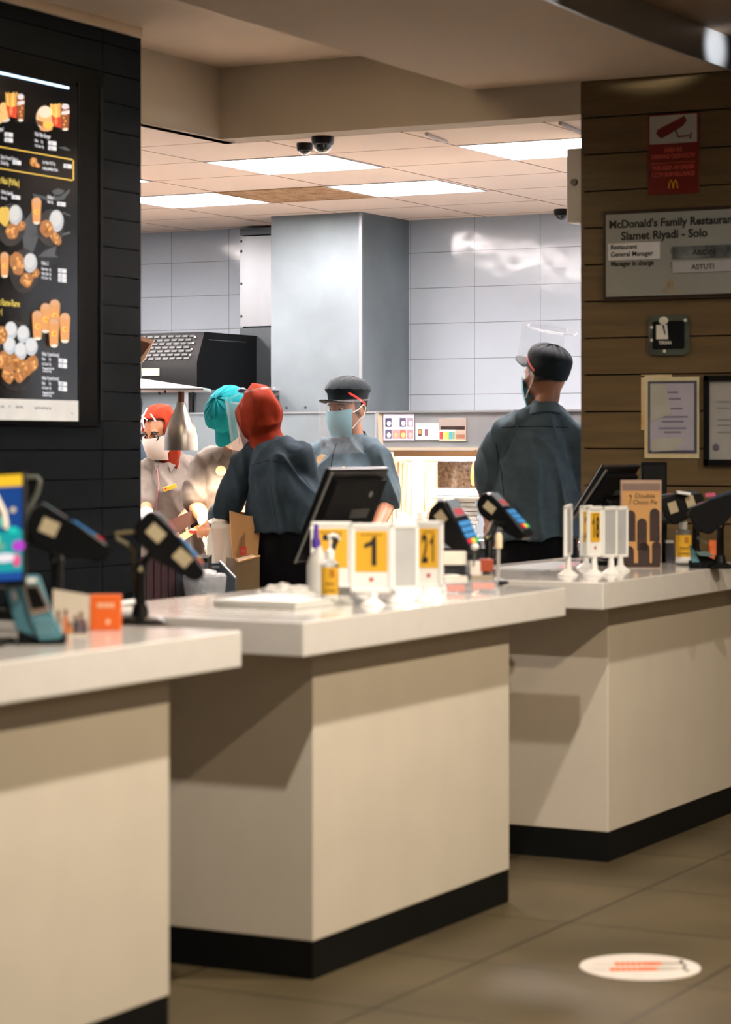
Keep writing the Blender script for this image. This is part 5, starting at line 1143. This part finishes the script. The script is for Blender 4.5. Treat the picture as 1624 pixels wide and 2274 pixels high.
# --- woman in rust headscarf, from behind
t, P, R, Q, sh, L = person('woman in rust red headscarf and dark grey shirt seen from behind, leaning left', 10.35, 600,
    dict(hip=(650, 1235, .0), waist=(644, 1175, .0), chest=(626, 1068, .03), neck=(596, 984, .07), head=(574, 927, .1), shl=(552, 1026, .09), shr=(664, 1014, -.02),
         ell=(498, 1140, .05), wrl=(468, 1162, .26), elr=(684, 1120, .08), wrr=(640, 1165, .35)), (-.6, .78, -.25), wid=.95, seed=23, wr=.014, shirt=SHIRTD, hem=.9, sleeves=(1.45, 1.5), depthk=1.1)
def scarf(t, P, R, k=1, face=False, seed=1):
    m = MB(); c = P['head']
    def fn(d):
        n = noise.noise(Vector((d.x*2.2+seed, d.y*2.2, d.z*1.1)))*.09
        if face and d.y > .55 and abs(d.x) < .68 and -.75 < d.z < .55: return Vector((d.x, .42, d.z))
        return d*(1+n)
    m.ell(Vector(c)+R @ Vector((0, -.012, .012)), (.092*k, .112*k, .128*k), HIJAB, R=R, seg=40, fn=fn)
    m.tube([Vector(c)+R @ Vector((0, -.03, -.03)), Vector(c)*.4+P['neck']*.6, P['neck']+Vector((0, 0, -.02)), P['neck']+Vector((0, 0, -.05))], [(.085, .09), (.072, .076), (.078, .08), (.082, .084)], HIJAB, 24, round_=True)
    return remesh(m, .006, 'headscarf', t, HIJAB, 3, wr=.014, seed=seed)
sc_ = scarf(t, P, R, 1.0, seed=9)
add_mask(t, Q, R, MASKW, strap=False); add_shield(t, P['head'], R, 1.08, z0=.1, z1=-.13, r=.13)
m = MB(); m.tube([Q(-.09, -.02, .06), Q(-.096, .0, -.02), Q(-.07, .07, -.1)], .003, CLEARM, 6); m.ell(Q(-.05, .02, .125), (.02, .018, .012), mat('blue_knot', (30, 50, 90), .5), seg=12); m.out('shield_strap', sc_)
seam(sh, t, L, [(560, 1032), (600, 1022), (650, 1030)], .002, SEAM, 'yoke_seam')
# --- worker in teal cap
t, P, R, Q, sh, L = person('worker in teal cap, white mask and glove bending over the food table', 11.1, 510,
    dict(hip=(506, 1260, .05), waist=(505, 1180, .03), chest=(496, 1082, .0), neck=(512, 1000, -.02), head=(522, 934, -.1), shl=(450, 1030, .0), shr=(560, 1036, .0),
         ell=(436, 1125, -.08), wrl=(462, 1165, -.28), elr=(560, 1130, -.08), wrr=(515, 1180, -.3)), (-.42, -.5, -.72), wid=.92, seed=31, wr=.011, shirt=SHIRT_LIT, sleeves=(.8, .8), hk=.97, glove='lr',
    hands={'l': ((.55, -.5, -.6), (-.3, -.7, .6), .7), 'r': ((-.6, -.4, -.5), (0, -.7, .6), .6)})
add_hair(t, P['head'], R, .97); add_cap(t, P['head'], R, TEAL, k=1.04, tilt=-.1, brim=.05, droop=.03, puff=1.1, flat=1.05); add_mask(t, Q, R, MASKW); add_eyes(t, Q, R)
flap(sh, L, [(500, 1000), (470, 1006), (486, 1026)], SHIRT_LIT)
disc(t, snap(sh, L((489, 1046, -.16)), .004), (0, -1, .1), .024, mat('cream_badge', (236, 206, 160), .4), 'round_badge')
# --- woman with glasses
t, P, R, Q, sh, L = person('woman in rust red headscarf, glasses and white mask behind the heat lamp', 11.7, 375,
    dict(hip=(380, 1250, .05), waist=(380, 1180, .04), chest=(378, 1085, .0), neck=(374, 1012, .0), head=(358, 962, -.03), shl=(325, 1046, .0), shr=(428, 1046, .02),
         ell=(322, 1120, -.08), wrl=(326, 1150, -.25), elr=(432, 1130, -.05), wrr=(400, 1160, -.25)), (-.55, -.8, -.25), wid=.9, seed=41, wr=.011, shirt=SHIRT_LIT, sleeves=(1.0, 1.0), hk=.96, glove='l', hands={'l': ((.3, -.6, -.6), (0, -.8, .6), .6)})
sc_ = scarf(t, P, R, 1.0, face=True, seed=4); add_mask(t, Q, R, MASKW); add_eyes(t, Q, R)
m = MB()
for sg in (-1, 1): m.tube([Q(sg*.032+.024*math.cos(a), .098-abs(.024*math.cos(a)+sg*.0)*.2, .004+.019*math.sin(a)) for a in [2*PI*i/20 for i in range(21)]], .0032, BLACKP, 6)
m.tube([Q(-.008, .098, .006), Q(.008, .098, .006)], .003, BLACKP, 6)
for sg in (-1, 1): m.tube([Q(sg*.056, .092, .006), Q(sg*.08, .03, .008)], .0025, BLACKP, 6)
m.out('glasses', t)
m = MB(); A = [Q(-.05, .06, .11), Q(0, .04, .15), Q(.05, .07, .12), Q(.02, .09, .09)]
m.tube([Q(.02, .1, .05), Q(.035, .08, .1), Q(.04, .03, .135)], .004, mat('white_band', (230, 228, 246), .3), 6); m.tube([Q(.0, .09, .09), Q(.045, .07, .105), Q(.07, .04, .1)], .003, mat('white_band', (230, 228, 246), .3), 6); m.tube([Q(-.03, .09, .12), Q(-.08, .12, .09)], .003, mat('white_band', (230, 228, 246), .3), 6); m.out('shield_bands', sc_)
m = MB(); q = snap(sh, L((377, 1083, -.155)), .006); m.box(q, (.066, .005, .022), mat('yellow_name_tag', (226, 176, 60), .4), rot=(0, -.3, 0), bev=.002); m.box(q+Vector((-.02, -.003, -.005)), (.008, .002, .008), RED, rot=(0, -.3, 0)); m.out('name_tag', t)
seam(sh, t, L, [(352, 1035), (358, 1075), (352, 1130)], .003, mat('pink_lanyard', (176, 104, 104), .6), 'lanyard')
flap(sh, L, [(372, 1022), (400, 1020), (384, 1048)], SHIRT_LIT); flap(sh, L, [(345, 1024), (356, 1030), (350, 1046)], SHIRT_LIT)
# --- person mostly hidden behind the dark wall
t, P, R, Q, sh, L = person('person in dark grey shirt almost hidden behind the dark menu wall', 12.5, 285,
    dict(hip=(285, 1240), waist=(285, 1170), chest=(285, 1080), neck=(285, 985), head=(280, 930), shl=(236, 1035), shr=(328, 1030), ell=(228, 1120, -.05), wrl=(250, 1160, -.25), elr=(337, 1100, -.03), wrr=(318, 1150, -.25)), (.1, -1, -.15), wid=.9, seed=51, shirt=SHIRTD, sleeves=(1.2, 1.2), hk=.97)
add_hair(t, P['head'], R, .97); add_cap(t, P['head'], R, CAPB, k=1.0); add_mask(t, Q, R, MASKW); add_eyes(t, Q, R)
# ------------------------------------------------------------------ food table and things on it
t = T('prep_table', 'steel food packing table between the workers', 'table', (8.1, 5.39, 0))
zt = .850
m = MB(); m.bx((0, 0, zt-.04), (1.0, .6, zt), STEEL, bev=.004); m.out('tabletop', t)
m = MB(); m.bx((.03, .05, .1), (.97, .57, zt-.04), mat('dark_cabinet_front', (60, 60, 66), .5)); m.out('base_cabinet', t)
for x in (.05, .95):
    for y in (.07, .54): m = MB(); m.cyl((x, y, 0), (x, y, .1), .02, .02, STEEL, 12); m.out('leg', t)
DT = 10.25; kk = DT/F
def onT(px, py, D=DT): q = at_D(px, py, D); return q
q = onT(543, 1262, 10.35); kk = 10.35/F; q.z = zt
t = T('paper_bag', 'open brown kraft takeaway bag with small red logo', 'paper bag', q, CAMRZ+.12)
H = (1262-1150)*kk
m = MB(); w0, w1, dd = 33*kk, 28*kk, .06
ring = lambda w_, z, pinch, lift=0: [(-w_, -dd+pinch, z+lift), (0, -dd, z), (w_, -dd+pinch, z-lift*.3), (w_, 0, z+.01), (w_, dd-pinch, z), (0, dd, z+.012), (-w_, dd-pinch, z+lift), (-w_, 0, z+lift)]
m.rings([ring(w1, 0, 0), ring(w1*1.02, H*.3, .0), ring(w0*.98, H*.7, .006), ring(w0, H, .01, .02)], KRAFT, cap=False); m.rings([ring(w1*.97, .002, 0), ring(w0*.96, H*.98, .01, .02)], KRAFT, cap=False); m.poly(ring(w1, 0.001, 0), KRAFT); m.out('bag_body', t, smooth=False, recalc=False)
m = MB(); m.bx((-12*kk, -dd-.003, H*.22), (2*kk, -dd-.001, H*.38), RED); m.out('red_logo', t)
m = MB(); m.text('M', Matrix.Translation((-5*kk, -dd-.004, H*.25)) @ Matrix.Rotation(PI/2, 4, 'X'), 13*kk, KRAFT, align='CENTER'); m.out('logo_letter', t)
q = onT(487, 1262, 10.35); q.z = zt; kk = 10.35/F
t = T('white_carton', 'tall bright white folded carton held by the gloved hand', 'carton', q, CAMRZ-.1); H = 1258-1168
m = MB(); m.prism([(-30*kk, 0, 0), (26*kk, 0, 0), (30*kk, 0, H*kk), (-16*kk, 0, (H+6)*kk), (-27*kk, 0, 60*kk)], (0, .09, 0), PAPER); m.out('carton_body', t)
m = MB(); m.prism([(-8*kk, -.003, 4*kk), (6*kk, -.003, 4*kk), (16*kk, -.003, (H-8)*kk), (-18*kk, -.003, (H-8)*kk)], (0, .003, 0), mat('carton_panel', (222, 206, 196), .6)); m.out('front_flap', t)
m = MB(); m.ell((-5*kk, .04, (H+6)*kk), (22*kk, .05, 9*kk), PAPER, seg=14, fn=lambda d: d*(1+.3*noise.noise(d*3))); m.out('wrapped_food', t)
q = onT(500, 1266, 10.1); q.z = zt; kk = 10.1/F
t = T('serving_tray', 'flat pale tray under the white carton', 'tray', q, CAMRZ+.1)
m = MB(); m.bx((-40*kk, -.05, .0), (48*kk, .12, .012), mat('pale_tray', (232, 214, 198), .4), bev=.004); m.out('tray_base', t)
m = MB(); m.bx((-40*kk, -.052, .008), (48*kk, -.045, .02), PAPER); m.out('rim', t)
# dark tray held by the woman with glasses
q = at_D(405, 1150, 10.95); kk = 10.95/F
t = T('brown_tray', 'dark brown food tray held under the shirt of the woman with glasses', 'tray', q, CAMRZ)
m = MB(); m.prism([(-40*kk, 0, -10*kk), (30*kk, 0, 20*kk), (44*kk, 0, -2*kk), (-20*kk, 0, -38*kk)], (0, .15, 0), mat('dark_brown_plastic', (50, 30, 26), .4)); m.out('tray_body', t)
m = MB(); m.prism([(-20*kk, .0, -46*kk), (48*kk, .0, -8*kk), (50*kk, 0, -18*kk), (-10*kk, 0, -60*kk)], (0, .15, 0), KRAFT); m.out('liner', t)
q = at_D(428, 1180, 10.6); m = MB(); m.X = Matrix.Translation(q); m.ell((0, 0, 0), (.018, .018, .012), RED, seg=12); m.X = Matrix(); tag(m.out('red_sauce_cup'), 'small red sauce cup behind the tilted card terminal', 'cup')
# lower things between the counters
q = at_D(455, 1310, 9.3); kk = 9.3/F; q.z = 0
zq = lambda py, D: HC+(HY-py)/F*D
t = T('plastic_lined_bin', 'clear plastic lined bin behind the middle counter', 'bin', q, CAMRZ)
z1 = zq(1262, 9.3)
m = MB(); m.lathe([(.001, 0), (.055, 0), (.07, z1-.06), (.066, z1-.06), (.05, .02), (.001, .02)], mat('frosted_bin', (150, 156, 166), .3, alpha=.9), n=28); m.out('bin_body', t)
m = MB(); m.lathe([(.072, z1-.13), (.082, z1-.06), (.084, z1-.03), (.078, z1-.02), (.066, z1-.03), (.06, z1-.2)], mat('plastic_liner', (206, 212, 222), .2, alpha=.7, bump=1, bscale=40), n=40, cap=False)
m.ell((0, 0, z1-.05), (.062, .062, .045), mat('crumpled_white', (214, 214, 220), .5, bump=1, bscale=30), seg=20, fn=lambda d: d*(1+.35*noise.noise(d*2.5))); m.out('liner', t)
q = at_D(505, 1310, 9.5); q.z = 0; kk = 9.5/F
t = T('steel_guard', 'dark reflective angled steel guard beside the plastic lined bin', 'guard', q, CAMRZ-.2)
zz = lambda py: zq(py, 9.5)
m = MB(); m.prism([(-18*kk, 0, 0), (18*kk, 0, 0), (18*kk, 0, zz(1283)), (-16*kk, 0, zz(1246)), (-18*kk, 0, zz(1246))], (0, .02, 0), STEELD); m.out('plate', t)
m = MB(); m.tube([(-18*kk, -.002, zz(1246)), (18*kk, -.002, zz(1283))], .005, STEEL, 6); m.out('edge', t)
q = at_D(455, 1262, 9.85); q.z = 0
t = T('steel_pedestal', 'blue lit steel shelf edge under the white carton', 'shelf', q, CAMRZ)
m = MB(); m.bx((-.06, 0, 0), (.06, .06, zq(1243, 9.85)-.015), mat('blue_lit_steel', (50, 70, 96), .35, metal=.5)); m.out('body', t)  # blue light on the metal is put into its colour
m = MB(); m.bx((-.062, -.003, zq(1262, 9.85)), (.062, .062, zq(1256, 9.85)), STEEL); m.out('shelf_edge', t)
q = at_D(550, 1310, 9.75); q.z = 0; kk = 9.75/F
t = T('brown_paper_bin', 'olive brown open paper bag standing below the takeaway bag', 'paper bag', q, CAMRZ+.3)
zz = lambda py: zq(py, 9.75)
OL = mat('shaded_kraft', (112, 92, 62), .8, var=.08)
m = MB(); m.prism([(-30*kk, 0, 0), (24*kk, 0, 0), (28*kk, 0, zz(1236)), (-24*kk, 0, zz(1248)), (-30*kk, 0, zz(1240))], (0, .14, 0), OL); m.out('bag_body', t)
m = MB(); m.tube([(-28*kk, -.002, zz(1238)), (-22*kk, -.004, zz(1248)), (-4*kk, -.004, zz(1243)), (28*kk, -.002, zz(1235))], .004, KRAFT, 6); m.out('folded_edge', t)
m = MB(); q = at_D(345, 1310, 9.4); q.z = 0; m.X = Matrix.Translation(q) @ Matrix.Rotation(CAMRZ, 4, 'Z')
for i in range(5): m.bx((-.06+i*.028, .0, 0), (-.036+i*.028, .02, zq(1236, 9.4)), mat('maroon_slat', (76, 52, 60), .5))
m.bx((.08, 0, 0), (.2, .02, zq(1250, 9.4)), mat('slate_panel', (52, 56, 68), .5)); m.bx((-.07, .02, 0), (.2, .3, zq(1240, 9.4)), BLACKM); m.X = Matrix()
tag(m.out('slatted_cabinet'), 'dark cabinet with maroon slats seen behind the terminal pole', 'cabinet')
